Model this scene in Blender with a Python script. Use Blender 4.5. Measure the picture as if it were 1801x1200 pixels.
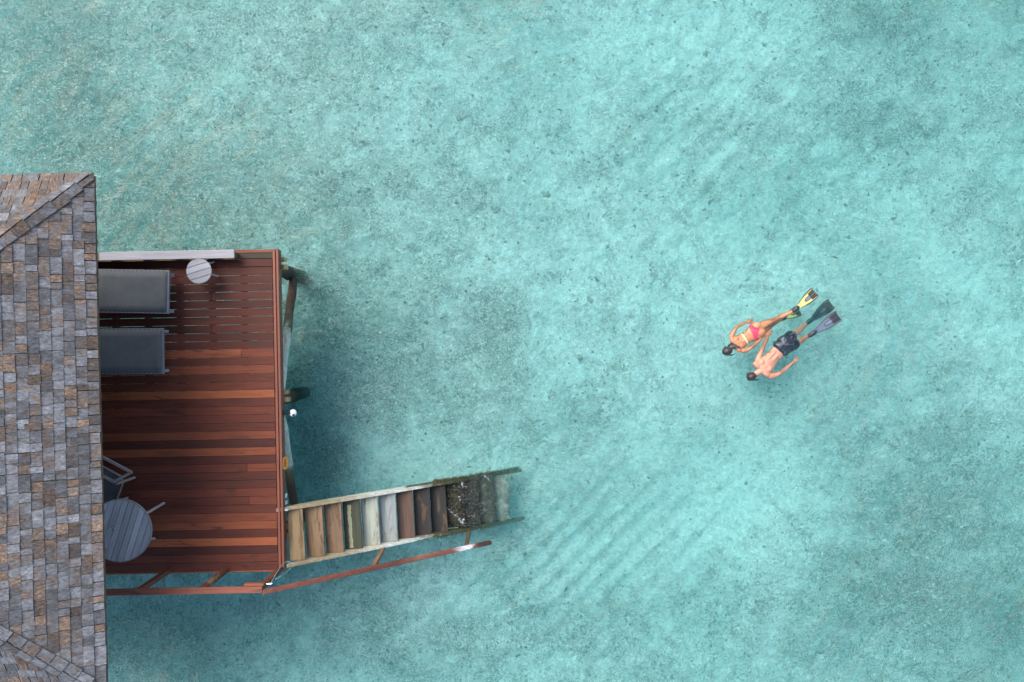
import bpy, bmesh, math, random
import numpy as np
from mathutils import Vector, Matrix, Quaternion

for o in list(bpy.data.objects):
    bpy.data.objects.remove(o)
scene = bpy.context.scene
col = scene.collection

# ------------------------------------------------------------------ camera
H = 15.9                      # height of the drone above the water
F = 1400.0                    # focal length in photo pixels (photo 1801 x 1200)
cam_d = bpy.data.cameras.new('camera')
cam_d.sensor_fit = 'HORIZONTAL'
cam_d.sensor_width = 36.0
cam_d.lens = F / 1801.0 * 36.0
cam_d.clip_start = 0.1
cam_d.clip_end = 1500.0
cam = bpy.data.objects.new('camera', cam_d)
cam.location = (0, 0, H)
cam.rotation_euler = (0, 0, 0)
col.objects.link(cam)
scene.camera = cam

# ------------------------------------------------------------------ sky, sun, exposure
SUN_EL, SUN_AZ = math.radians(54), math.radians(-42)      # azimuth clockwise from +Y (top of the picture)
world = bpy.data.worlds.new("World")
scene.world = world
world.use_nodes = True
wn = world.node_tree.nodes
wl = world.node_tree.links
wn.clear()
sky = wn.new('ShaderNodeTexSky')
sky.sky_type = 'NISHITA'
sky.sun_disc = False
sky.sun_elevation = SUN_EL
sky.sun_rotation = SUN_AZ
sky.air_density = 1.0
sky.dust_density = 3.0
sky.ozone_density = 1.0
bgn = wn.new('ShaderNodeBackground')
bgn.inputs['Strength'].default_value = 0.11
wo = wn.new('ShaderNodeOutputWorld')
wl.new(sky.outputs[0], bgn.inputs[0])
wl.new(bgn.outputs[0], wo.inputs[0])
sun_d = bpy.data.lights.new('sun', 'SUN')
sun_d.energy = 1.5
sun_d.angle = math.radians(42)
sun_d.color = (1.0, 0.965, 0.92)
sun = bpy.data.objects.new('sun', sun_d)
sd = Vector((math.sin(SUN_AZ) * math.cos(SUN_EL), math.cos(SUN_AZ) * math.cos(SUN_EL), math.sin(SUN_EL)))
sun.rotation_euler = sd.to_track_quat('Z', 'Y').to_euler()
sun.location = (0, 0, 30)
col.objects.link(sun)
scene.view_settings.view_transform = 'Standard'
scene.view_settings.look = 'None'
scene.view_settings.gamma = 1.0
scene.view_settings.use_curve_mapping = False
scene.view_settings.exposure = 1.47
scene.render.engine = 'CYCLES'
scene.cycles.use_denoising = True
scene.cycles.max_bounces = 8
scene.cycles.transparent_max_bounces = 12
scene.cycles.volume_bounces = 1

# ------------------------------------------------------------------ helpers
def rnd(seed):
    return random.Random(seed)

def mesh_obj(name, me, mat=None, parent=None):
    o = bpy.data.objects.new(name, me)
    col.objects.link(o)
    if mat is not None:
        for m in (mat if isinstance(mat, (list, tuple)) else [mat]):
            me.materials.append(m)
    if parent is not None:
        o.parent = parent
    return o

def tag(o, label=None, cat=None, group=None, kind=None):
    if label: o['label'] = label
    if cat: o['category'] = cat
    if group: o['group'] = group
    if kind: o['kind'] = kind
    return o

def thing(name, label, cat, loc=(0, 0, 0), rz=0.0, group=None):
    o = bpy.data.objects.new(name, None)
    o.empty_display_size = 0.2
    col.objects.link(o)
    o.location = loc
    o.rotation_euler = (0, 0, rz)
    return tag(o, label, cat, group)

class MB:
    """collects shapes, then links them as one mesh object"""
    def __init__(self):
        self.v = []; self.f = []; self.c = []; self.mi = []
        self.cur = (0.5, 0.5, 0.5); self.m = 0
    def add(self, vs, fs):
        b = len(self.v)
        self.v += [tuple(p) for p in vs]
        for f in fs:
            self.f.append(tuple(i + b for i in f))
            self.c.append(self.cur); self.mi.append(self.m)
    def box(self, x0, x1, y0, y1, z0, z1, M=None, ch=0.0):
        if ch <= 0:
            vs = [(x0,y0,z0),(x1,y0,z0),(x1,y1,z0),(x0,y1,z0),(x0,y0,z1),(x1,y0,z1),(x1,y1,z1),(x0,y1,z1)]
            fs = [(3,2,1,0),(4,5,6,7),(0,1,5,4),(1,2,6,5),(2,3,7,6),(3,0,4,7)]
        else:
            c = ch
            vs = [(x0,y0,z0),(x1,y0,z0),(x1,y1,z0),(x0,y1,z0),
                  (x0,y0,z1-c),(x1,y0,z1-c),(x1,y1,z1-c),(x0,y1,z1-c),
                  (x0+c,y0+c,z1),(x1-c,y0+c,z1),(x1-c,y1-c,z1),(x0+c,y1-c,z1)]
            fs = [(3,2,1,0),(0,1,5,4),(1,2,6,5),(2,3,7,6),(3,0,4,7),
                  (4,5,9,8),(5,6,10,9),(6,7,11,10),(7,4,8,11),(8,9,10,11)]
        if M is not None:
            vs = [M @ Vector(p) for p in vs]
        self.add(vs, fs)
    def bar(self, p, q, w, h, up=(0, 0, 1), ch=0.0, ext=0.0):
        """square bar from p to q: w across, h along up"""
        p = Vector(p); q = Vector(q)
        d = (q - p); L = d.length; d.normalize()
        u = Vector(up); s = d.cross(u)
        if s.length < 1e-4:
            s = d.cross(Vector((1, 0, 0)))
        s.normalize(); u = s.cross(d).normalized()
        M = Matrix((( d.x, s.x, u.x, p.x), (d.y, s.y, u.y, p.y), (d.z, s.z, u.z, p.z), (0, 0, 0, 1)))
        # columns d, s, u are (d, -left); flip s for right-handedness
        M = Matrix((( d.x, -s.x, u.x, p.x), (d.y, -s.y, u.y, p.y), (d.z, -s.z, u.z, p.z), (0, 0, 0, 1)))
        self.box(-ext, L + ext, -w / 2, w / 2, -h / 2, h / 2, M, ch)
    def tube(self, pts, rs, n=12, cap=True, jit=0.0, R=None, sq=1.0):
        pts = [Vector(p) for p in pts]
        if not isinstance(rs, (list, tuple)): rs = [rs] * len(pts)
        rings = []
        ref = None
        for i, p in enumerate(pts):
            a = pts[max(0, i - 1)]; b = pts[min(len(pts) - 1, i + 1)]
            d = (b - a).normalized()
            if ref is None:
                ref = Vector((0, 0, 1)) if abs(d.z) < 0.9 else Vector((1, 0, 0))
            s = (ref - d * ref.dot(d)).normalized(); ref = s
            t = d.cross(s)
            ring = []
            for k in range(n):
                a_ = 2 * math.pi * k / n
                r = rs[i] * (1 + (R.uniform(-jit, jit) if R else 0))
                ring.append(p + s * (math.cos(a_) * r) + t * (math.sin(a_) * r * sq))
            rings.append(ring)
        vs = [v for ring in rings for v in ring]
        fs = []
        for i in range(len(rings) - 1):
            for k in range(n):
                k2 = (k + 1) % n
                fs.append((i*n+k, i*n+k2, (i+1)*n+k2, (i+1)*n+k))
        if cap:
            fs.append(tuple(range(n - 1, -1, -1)))
            fs.append(tuple((len(rings)-1)*n + k for k in range(n)))
        self.add(vs, fs)
    def lathe(self, prof, n=20, M=None):
        vs = []; fs = []
        for (r, z) in prof:
            for k in range(n):
                a = 2 * math.pi * k / n
                vs.append(Vector((r * math.cos(a), r * math.sin(a), z)))
        for i in range(len(prof) - 1):
            for k in range(n):
                k2 = (k + 1) % n
                fs.append((i*n+k, i*n+k2, (i+1)*n+k2, (i+1)*n+k))
        if M is not None: vs = [M @ v for v in vs]
        self.add(vs, fs)
    def prism(self, poly, z0, z1, M=None):
        n = len(poly)
        vs = [Vector((x, y, z0)) for x, y in poly] + [Vector((x, y, z1)) for x, y in poly]
        fs = [tuple(range(n - 1, -1, -1)), tuple(range(n, 2 * n))]
        for k in range(n):
            fs.append((k, (k + 1) % n, n + (k + 1) % n, n + k))
        if M is not None: vs = [M @ v for v in vs]
        self.add(vs, fs)
    def mesh(self, name):
        me = bpy.data.meshes.new(name)
        me.from_pydata([tuple(v) for v in self.v], [], self.f)
        a = me.color_attributes.new('Tint', 'FLOAT_COLOR', 'CORNER')
        arr = []
        for p, c in zip(self.f, self.c):
            arr += list((c[0], c[1], c[2], 1.0)) * len(p)
        a.data.foreach_set('color', arr)
        me.polygons.foreach_set('material_index', self.mi)
        me.update()
        return me
    def build(self, name, mat, parent=None, smooth=False):
        me = self.mesh(name)
        if smooth:
            me.polygons.foreach_set('use_smooth', [True] * len(me.polygons))
            try:
                me.set_sharp_from_angle(angle=math.radians(40))
            except Exception:
                pass
        return mesh_obj(name, me, mat, parent)

# ------------------------------------------------------------------ node helpers
class NT:
    def __init__(self, name):
        self.m = bpy.data.materials.new(name)
        self.m.use_nodes = True
        self.t = self.m.node_tree
        self.t.nodes.clear()
        self.out = self.t.nodes.new('ShaderNodeOutputMaterial')
    def n(self, kind, **kw):
        nd = self.t.nodes.new(kind)
        for k, v in kw.items():
            setattr(nd, k, v)
        return nd
    def l(self, a, b):
        self.t.links.new(a, b)
    def coord(self, which='Object'):
        return self.n('ShaderNodeTexCoord').outputs[which]
    def mapping(self, vec, scale=(1, 1, 1), loc=(0, 0, 0), rot=(0, 0, 0)):
        m = self.n('ShaderNodeMapping')
        m.inputs['Scale'].default_value = scale
        m.inputs['Location'].default_value = loc
        m.inputs['Rotation'].default_value = rot
        self.l(vec, m.inputs['Vector'])
        return m.outputs[0]
    def noise(self, vec, scale=5, detail=4, rough=0.55, dist=0.0, kind='FBM', out='Fac'):
        t = self.n('ShaderNodeTexNoise')
        try: t.noise_type = kind
        except Exception: pass
        t.inputs['Scale'].default_value = scale
        t.inputs['Detail'].default_value = detail
        t.inputs['Roughness'].default_value = rough
        t.inputs['Distortion'].default_value = dist
        self.l(vec, t.inputs['Vector'])
        return t.outputs[out]
    def ramp(self, fac, stops, interp='LINEAR'):
        r = self.n('ShaderNodeValToRGB')
        r.color_ramp.interpolation = interp
        e = r.color_ramp.elements
        while len(e) > 1: e.remove(e[-1])
        for i, (p, c) in enumerate(stops):
            if isinstance(c, (int, float)): c = (c, c, c)
            if i == 0:
                e[0].position = p; e[0].color = (*c, 1)
            else:
                q = e.new(p); q.color = (*c, 1)
        if not isinstance(fac, (int, float)): self.l(fac, r.inputs[0])
        return r.outputs[0]
    def mix(self, fac, a, b, blend='MIX'):
        m = self.n('ShaderNodeMix', data_type='RGBA', blend_type=blend)
        for sock, val in ((m.inputs[0], fac), (m.inputs[6], a), (m.inputs[7], b)):
            if isinstance(val, (int, float)): sock.default_value = val if sock == m.inputs[0] else (val, val, val, 1)
            elif isinstance(val, tuple): sock.default_value = (*val, 1)
            else: self.l(val, sock)
        return m.outputs[2]
    def math(self, op, a, b=None, clamp=False):
        m = self.n('ShaderNodeMath', operation=op)
        m.use_clamp = clamp
        for s, v in ((m.inputs[0], a), (m.inputs[1], b)):
            if v is None: continue
            if isinstance(v, (int, float)): s.default_value = v
            else: self.l(v, s)
        return m.outputs[0]
    def sep(self, vec):
        s = self.n('ShaderNodeSeparateXYZ')
        self.l(vec, s.inputs[0])
        return s.outputs
    def bump(self, h, strength=0.3, dist=0.01, normal=None):
        b = self.n('ShaderNodeBump')
        b.inputs['Strength'].default_value = strength
        b.inputs['Distance'].default_value = dist
        self.l(h, b.inputs['Height'])
        if normal is not None: self.l(normal, b.inputs['Normal'])
        return b.outputs[0]
    def attr(self, name='Tint'):
        a = self.n('ShaderNodeAttribute', attribute_name=name)
        return a.outputs['Color']
    def principled(self, color, rough=0.6, normal=None, spec=0.5, metal=0.0, **extra):
        p = self.n('ShaderNodeBsdfPrincipled')
        if isinstance(color, tuple): p.inputs['Base Color'].default_value = (*color, 1)
        else: self.l(color, p.inputs['Base Color'])
        if isinstance(rough, (int, float)): p.inputs['Roughness'].default_value = rough
        else: self.l(rough, p.inputs['Roughness'])
        p.inputs['Specular IOR Level'].default_value = spec
        p.inputs['Metallic'].default_value = metal
        if normal is not None: self.l(normal, p.inputs['Normal'])
        for k, v in extra.items():
            p.inputs[k.replace('_', ' ')].default_value = v
        self.l(p.outputs[0], self.out.inputs['Surface'])
        return self.m

# smooth value noise on arrays, sum of octaves
def vnoise(X, Y, scale, seed, octaves=4, gain=0.5, stretch=(1, 1), rot=0.0):
    r = np.random.RandomState(seed)
    c, s = math.cos(rot), math.sin(rot)
    U = (X * c + Y * s) * scale * stretch[0]; V = (-X * s + Y * c) * scale * stretch[1]
    tot = np.zeros_like(X); amp = 1.0; norm = 0.0
    N = 256
    for _ in range(octaves):
        g = r.rand(N, N)
        ox, oy = r.rand(2) * 100
        x = U + ox; y = V + oy
        xi = np.floor(x).astype(int); yi = np.floor(y).astype(int)
        fx = x - xi; fy = y - yi
        fx = fx * fx * fx * (fx * (fx * 6 - 15) + 10); fy = fy * fy * fy * (fy * (fy * 6 - 15) + 10)
        a = g[xi % N, yi % N]; b = g[(xi + 1) % N, yi % N]
        cc = g[xi % N, (yi + 1) % N]; d = g[(xi + 1) % N, (yi + 1) % N]
        tot += amp * ((a * (1 - fx) + b * fx) * (1 - fy) + (cc * (1 - fx) + d * fx) * fy)
        norm += amp
        amp *= gain; U = U * 2.03; V = V * 2.03
    return tot / norm

def grid_axis(lo, hi, step, far, growth=1.5):
    a = list(np.arange(lo, hi + step / 2, step))
    d = step * 4; p = a[-1]; q = a[0]
    right = []; left = []
    while p < far:
        p += d; right.append(p); q -= d; left.append(q); d *= growth
    return np.array(left[::-1] + a + right)

def grid_mesh(name, xs, ys, Z, smooth=True):
    nx, ny = len(xs), len(ys)
    X, Y = np.meshgrid(xs, ys, indexing='ij')
    co = np.stack([X, Y, Z], axis=-1).reshape(-1, 3).astype(np.float32)
    i = np.arange(nx - 1)[:, None]; j = np.arange(ny - 1)[None, :]
    a = (i * ny + j).ravel(); b = ((i + 1) * ny + j).ravel()
    q = np.stack([a, b, b + 1, a + 1], axis=-1)
    return co, q

def mesh_from_arrays(name, co, quads):
    me = bpy.data.meshes.new(name)
    me.vertices.add(len(co)); me.vertices.foreach_set('co', co.ravel())
    n = len(quads)
    me.loops.add(n * 4); me.loops.foreach_set('vertex_index', quads.ravel().astype(np.int32))
    me.polygons.add(n)
    me.polygons.foreach_set('loop_start', np.arange(n, dtype=np.int32) * 4)
    me.polygons.foreach_set('use_smooth', np.ones(n, dtype=bool))
    me.update(calc_edges=True)
    me.validate()
    return me

def px(x, y, z):
    """point of the place seen at photo pixel (x, y), at height z"""
    k = (H - z) / F
    return Vector(((x - 900.5) * k, -(y - 600.0) * k, z))

# ================================================================== SEABED
def swell(X, Y):
    """rubble density 0..1 over the seabed"""
    n = 0.55 * vnoise(X, Y, 0.22, 11, 3) + 0.45 * vnoise(X, Y, 0.9, 12, 4, 0.6)
    return n

xs = grid_axis(-12.5, 12.5, 0.045, 230); ys = grid_axis(-9.0, 9.0, 0.045, 230)
X, Y = np.meshgrid(xs, ys, indexing='ij')
base = -1.12 + 0.25 * (vnoise(X, Y, 0.12, 3, 2) - 0.5)
Z = base + 0.20 * (vnoise(X, Y, 0.8, 5, 3) - 0.5) + 0.10 * (vnoise(X, Y, 3.5, 6, 4, 0.6) - 0.5)
# sand ripples south-east of the stair foot
rp = np.exp(-(((X - 1.6) / 2.6) ** 2 + ((Y + 4.6) / 1.9) ** 2)) + 0.6 * np.exp(-(((X - 4.0) / 2.0) ** 2 + ((Y - 4.2) / 2.2) ** 2))
ph = (X * -0.62 + Y * 0.78) * 2 * math.pi / 0.36 + 3.0 * vnoise(X, Y, 0.7, 9, 2)
ph = (X * 0.60 - Y * 0.80 * -1) * 0 + (X * 0.72 + Y * -0.69) * 2 * math.pi / 0.38 + 4.0 * vnoise(X, Y, 0.6, 9, 2)
ph = (X * 0.69 - Y * -0.72 * -1) * 2 * math.pi / 0.38 + 4.0 * vnoise(X, Y, 0.6, 9, 2)
Z += rp * 0.034 * np.sin(ph)
PATCH = [(60,150,170,110,.30),(60,260,110,60,.20),(220,370,170,80,.45),(330,240,120,90,.20),(560,130,120,80,.15),(640,330,170,70,.20),(280,60,200,50,.12),
 (870,560,50,60,.32),(880,640,40,30,.3),(700,640,190,120,.16),(590,800,35,35,.55),(560,600,50,110,.28),(560,790,50,60,.2),(250,1130,150,80,.30),(700,1120,260,80,.28),
 (590,1050,100,40,.12),(1640,1060,110,80,.38),(1600,1030,50,40,.25),(1700,910,110,110,.30),(1520,770,50,60,.25),(1650,770,60,40,.25),
 (1330,1100,130,80,.20),(1270,200,80,60,.20),(1540,200,70,60,.15),(1550,240,60,40,.1),(640,700,60,50,.15),(1380,920,40,30,.25),(1270,600,20,20,.2),
 (950,450,120,80,-.12),(1040,900,220,120,-.35),(730,820,120,55,-.50),(1120,560,200,230,-.12),(1330,840,170,100,-.32),(1760,620,80,140,-.3),
 (1480,380,200,120,-.12),(900,110,220,80,-.18),(1200,80,260,70,-.18),(1500,560,180,110,-.22),(1640,470,100,50,-.35),(1180,1000,150,80,-.15),(700,200,200,90,-.08),(980,300,150,80,-.06)]
rubble = 0.50 * vnoise(X, Y, 0.35, 11, 3) + 0.30 * vnoise(X, Y, 1.3, 12, 4, 0.6) + 0.20 * vnoise(X, Y, 5.0, 14, 3, 0.6)
dens = 0.20 + 0.65 * (rubble - 0.44)
for (pxx, pyy, rx, ry, am) in PATCH:
    c_ = px(pxx, pyy, -1.15); kk = (H + 1.15) / F
    dens = dens + (am * 0.5 if am > 0 and pxx > 600 else am * 0.8) * np.exp(-(((X - c_.x) / (rx * kk)) ** 2 + ((Y - c_.y) / (ry * kk)) ** 2)) * (0.55 + 0.9 * vnoise(X, Y, 1.1, 15, 3))
dens = np.clip(dens, 0.0, 1.0)
Z += 0.10 * dens * (vnoise(X, Y, 6.0, 16, 3, 0.6) - 0.4)
co, q = grid_mesh('seabed', xs, ys, Z)
bed = mesh_obj('seabed', mesh_from_arrays('seabed', co, q))
at = bed.data.attributes.new('Rubble', 'FLOAT', 'POINT')
at.data.foreach_set('value', dens.reshape(-1).astype(np.float32))
tag(bed, kind='structure')

def bed_material():
    t = NT('coral_sand')
    P = t.coord()
    mid = t.noise(P, 1.1, 6, 0.62, 0.4)
    fine = t.noise(P, 9.0, 6, 0.7, 0.3)
    grit = t.noise(P, 34.0, 4, 0.65, 0.4)
    spots = t.noise(P, 3.4, 5, 0.68, 0.5)
    den = t.n('ShaderNodeAttribute', attribute_name='Rubble').outputs['Fac']
    def refraction_lines(scale, loc, dist, w0, w1, seedgate):  # dark squiggles of ripple refraction, painted into the seabed colour
        w = t.noise(t.mapping(P, loc=loc), scale, 2, 0.5, dist)
        r = t.math('ABSOLUTE', t.math('SUBTRACT', w, 0.5))
        l = t.ramp(r, [(0.0, 1.0), (w0, 0.75), (w1, 0.0)])
        g = t.noise(t.mapping(P, loc=(loc[1], loc[0], 3)), seedgate, 5, 0.7, 0.3)
        g = t.ramp(t.math('ADD', g, t.math('MULTIPLY', den, 0.42)), [(0.51, 0.08), (0.70, 1.0)])
        return t.math('MULTIPLY', l, g)
    l1 = refraction_lines(5.5, (0, 0, 0), 1.5, 0.018, 0.052, 1.7)
    l2 = refraction_lines(10.0, (3.1, 7.7, 0), 1.7, 0.028, 0.078, 2.3)
    l3 = refraction_lines(18.0, (9.1, 2.7, 0), 1.5, 0.045, 0.11, 3.1)
    sand = t.ramp(fine, [(0.3, (0.56, 0.555, 0.51)), (0.5, (0.77, 0.765, 0.72)), (0.7, (0.93, 0.92, 0.89))])
    rub = t.ramp(grit, [(0.3, (0.18, 0.20, 0.18)), (0.7, (0.54, 0.54, 0.49))])
    pn = t.math('ADD', t.math('ADD', t.math('MULTIPLY', spots, 0.40), t.math('MULTIPLY', mid, 0.20)), t.math('MULTIPLY', fine, 0.25))
    patch = t.ramp(t.math('ADD', pn, t.math('MULTIPLY', den, 0.44)), [(0.50, 0.0), (0.58, 0.42), (0.78, 1.0)])
    c = t.mix(t.math('MULTIPLY', patch, 0.66), sand, rub)
    speck = t.ramp(t.math('ADD', grit, t.math('MULTIPLY', den, 0.12)), [(0.60, 0.0), (0.70, 0.8)])
    c = t.mix(t.math('MULTIPLY', speck, 0.6), c, (0.15, 0.16, 0.14))
    c = t.mix(t.math('MULTIPLY', l1, 0.78), c, (0.14, 0.15, 0.13))
    c = t.mix(t.math('MULTIPLY', l2, 0.68), c, (0.15, 0.16, 0.14))
    c = t.mix(t.math('MULTIPLY', l3, 0.45), c, (0.16, 0.17, 0.15))
    nb = t.bump(t.math('ADD', t.noise(P, 7.0, 5, 0.65, 0.6), t.math('MULTIPLY', grit, 0.3)), 1.0, 0.10)
    return t.principled(c, 0.9, nb, 0.2)
bed.data.materials.append(bed_material())

# broken coral scattered over the sand (nobody could count it)
def rubble_stones(n, seed):
    r = np.random.RandomState(seed)
    pts = []
    xi = np.searchsorted(xs, r.uniform(-11.8, 11.8, n * 6)); yi = np.searchsorted(ys, r.uniform(-8.2, 8.2, n * 6))
    d_ = dens[xi, yi]
    clump = vnoise(xs[xi], ys[yi], 2.6, 88, 3, 0.6)
    keepm = r.rand(n * 6) < np.clip((d_ * 1.1 + 0.06) * np.clip((clump - 0.35) * 4, 0, 1), 0, 1)
    xi = xi[keepm][:n]; yi = yi[keepm][:n]
    base_v = np.array([(1,0,0),(-1,0,0),(0,1,0),(0,-1,0),(0,0,1),(0,0,-1)], float)
    base_f = np.array([(0,2,4),(2,1,4),(1,3,4),(3,0,4),(2,0,5),(1,2,5),(3,1,5),(0,3,5)])
    k = len(xi)
    size = 0.009 + 0.028 * r.rand(k) ** 3
    V = base_v[None] * r.uniform(0.5, 1.3, (k, 6, 1)) * size[:, None, None]
    V[:, :, 0] *= r.uniform(0.6, 2.2, (k, 1))
    V[:, :, 2] *= 0.7
    a = r.uniform(0, math.pi, k); ca, sa = np.cos(a), np.sin(a)
    x = V[:, :, 0] * ca[:, None] - V[:, :, 1] * sa[:, None]; y = V[:, :, 0] * sa[:, None] + V[:, :, 1] * ca[:, None]
    V[:, :, 0] = x + (xs[xi] + r.uniform(-.02, .02, k))[:, None]; V[:, :, 1] = y + (ys[yi] + r.uniform(-.02, .02, k))[:, None]
    V[:, :, 2] += (Z[xi, yi] + size * 0.25)[:, None]
    Fc = (base_f[None] + (np.arange(k) * 6)[:, None, None]).reshape(-1, 3)
    me = bpy.data.meshes.new('coral_rubble')
    me.from_pydata(V.reshape(-1, 3).tolist(), [], Fc.tolist()); me.update()
    tv = np.repeat(r.uniform(0.0, 1.0, k), 24)
    a_ = me.color_attributes.new('Tint', 'FLOAT_COLOR', 'CORNER')
    a_.data.foreach_set('color', np.stack([tv, tv, tv, np.ones_like(tv)], -1).ravel())
    return me
t = NT('broken_coral')
M_coral = t.principled(t.ramp(t.attr(), [(0.0, (0.16, 0.17, 0.14)), (0.4, (0.28, 0.28, 0.24)), (0.75, (0.48, 0.47, 0.42)), (1.0, (0.72, 0.71, 0.66))]), 0.9, None, 0.2)
rub_o = mesh_obj('coral_rubble', rubble_stones(26000, 5), M_coral)
tag(rub_o, 'small pieces of broken coral strewn over the pale sand', 'coral rubble', kind='stuff')
t = NT('weedy_coral')
nn_ = t.noise(t.coord(), 14, 5, 0.7)
M_rock = t.principled(t.ramp(nn_, [(0.3, (0.16, 0.17, 0.15)), (0.5, (0.33, 0.33, 0.29)), (0.7, (0.62, 0.61, 0.56))]), 0.9, t.bump(nn_, 0.8, 0.04), 0.2)
rr0 = rnd(64)
for k_, (rx_, ry_, rs_) in enumerate([(453, 120, 10), (318, 155, 9), (425, 200, 7), (549, 195, 8), (809, 205, 9), (895, 349, 8), (960, 342, 8), (984, 347, 7), (872, 368, 8),
                                      (1647, 55, 7), (1241, 95, 6), (1553, 143, 8), (1345, 1051, 0), (1683, 1122, 9), (1671, 1158, 6), (1767, 898, 8), (1645, 805, 7), (870, 235, 8),
                                      (560, 565, 6), (714, 632, 8), (738, 620, 6), (645, 718, 6), (1020, 628, 6), (1085, 725, 6), (395, 905, 0), (960, 440, 8), (1037, 528, 6)]):
    if rs_ == 0 or k_ % 2: continue
    p_ = px(rx_, ry_, -1.15)
    iz = Z[min(len(xs) - 1, int(np.searchsorted(xs, p_.x))), min(len(ys) - 1, int(np.searchsorted(ys, p_.y)))]
    m_ = bmesh.new(); bmesh.ops.create_icosphere(m_, subdivisions=2, radius=1.0)
    R0 = rs_ * (H + 1.15) / F
    for v_ in m_.verts:
        f_ = rr0.uniform(.5, 1.4)
        v_.co = Vector((v_.co.x * R0 * f_, v_.co.y * R0 * f_ * .8, v_.co.z * R0 * .38 * f_))
    me_ = bpy.data.meshes.new('coral_rock'); m_.to_mesh(me_); m_.free()
    me_.polygons.foreach_set('use_smooth', [True] * len(me_.polygons))
    o_ = mesh_obj('coral_rock', me_, M_rock); o_.location = (p_.x, p_.y, iz + 0.01); o_.rotation_euler = (0, 0, rr0.uniform(0, 3))
    tag(o_, 'small dark weedy coral rock lying on the pale seabed', 'rock', 'dark coral rocks on the seabed')

# ================================================================== WATER
wxs = grid_axis(-12.5, 12.5, 0.07, 220); wys = grid_axis(-9.0, 9.0, 0.07, 220)
WX, WY = np.meshgrid(wxs, wys, indexing='ij')
def wave_z(X, Y):
    z = 0.030 * (vnoise(X, Y, 0.7, 21, 2, 0.5, (1.0, 1.8), 0.5) - 0.5)
    z += 0.022 * (vnoise(X, Y, 2.2, 22, 2, 0.5, (0.8, 1.7), 0.75) - 0.5)
    return z
WZ = wave_z(WX, WY)
WZ[0, :] = 0; WZ[-1, :] = 0; WZ[:, 0] = 0; WZ[:, -1] = 0
co, q = grid_mesh('water', wxs, wys, WZ)
nx, ny = len(wxs), len(wys)
# close the body of water: walls and a bottom far below the seabed
bidx = len(co)
corners = np.array([[wxs[0], wys[0], -4], [wxs[-1], wys[0], -4], [wxs[-1], wys[-1], -4], [wxs[0], wys[-1], -4]], dtype=np.float32)
co = np.vstack([co, corners])
me = bpy.data.meshes.new('water')
bot = [tuple([i * ny for i in range(nx)]), tuple([(nx - 1) * ny + j for j in range(ny)]),
       tuple([i * ny + ny - 1 for i in range(nx - 1, -1, -1)]), tuple([j for j in range(ny - 1, -1, -1)])]
polys = [tuple(r) for r in q.tolist()]
c0, c1, c2, c3 = bidx, bidx + 1, bidx + 2, bidx + 3
polys.append(tuple(list(bot[0])[::-1] + [c0, c1]))
polys.append(tuple(list(bot[1])[::-1] + [c1, c2]))
polys.append(tuple(list(bot[2])[::-1] + [c2, c3]))
polys.append(tuple(list(bot[3])[::-1] + [c3, c0]))
polys.append((c3, c2, c1, c0))
me.from_pydata(co.tolist(), [], polys)
sm = [True] * (len(polys) - 5) + [False] * 5
me.polygons.foreach_set('use_smooth', sm)
me.update()
water = mesh_obj('water', me)
tag(water, kind='structure')

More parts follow.
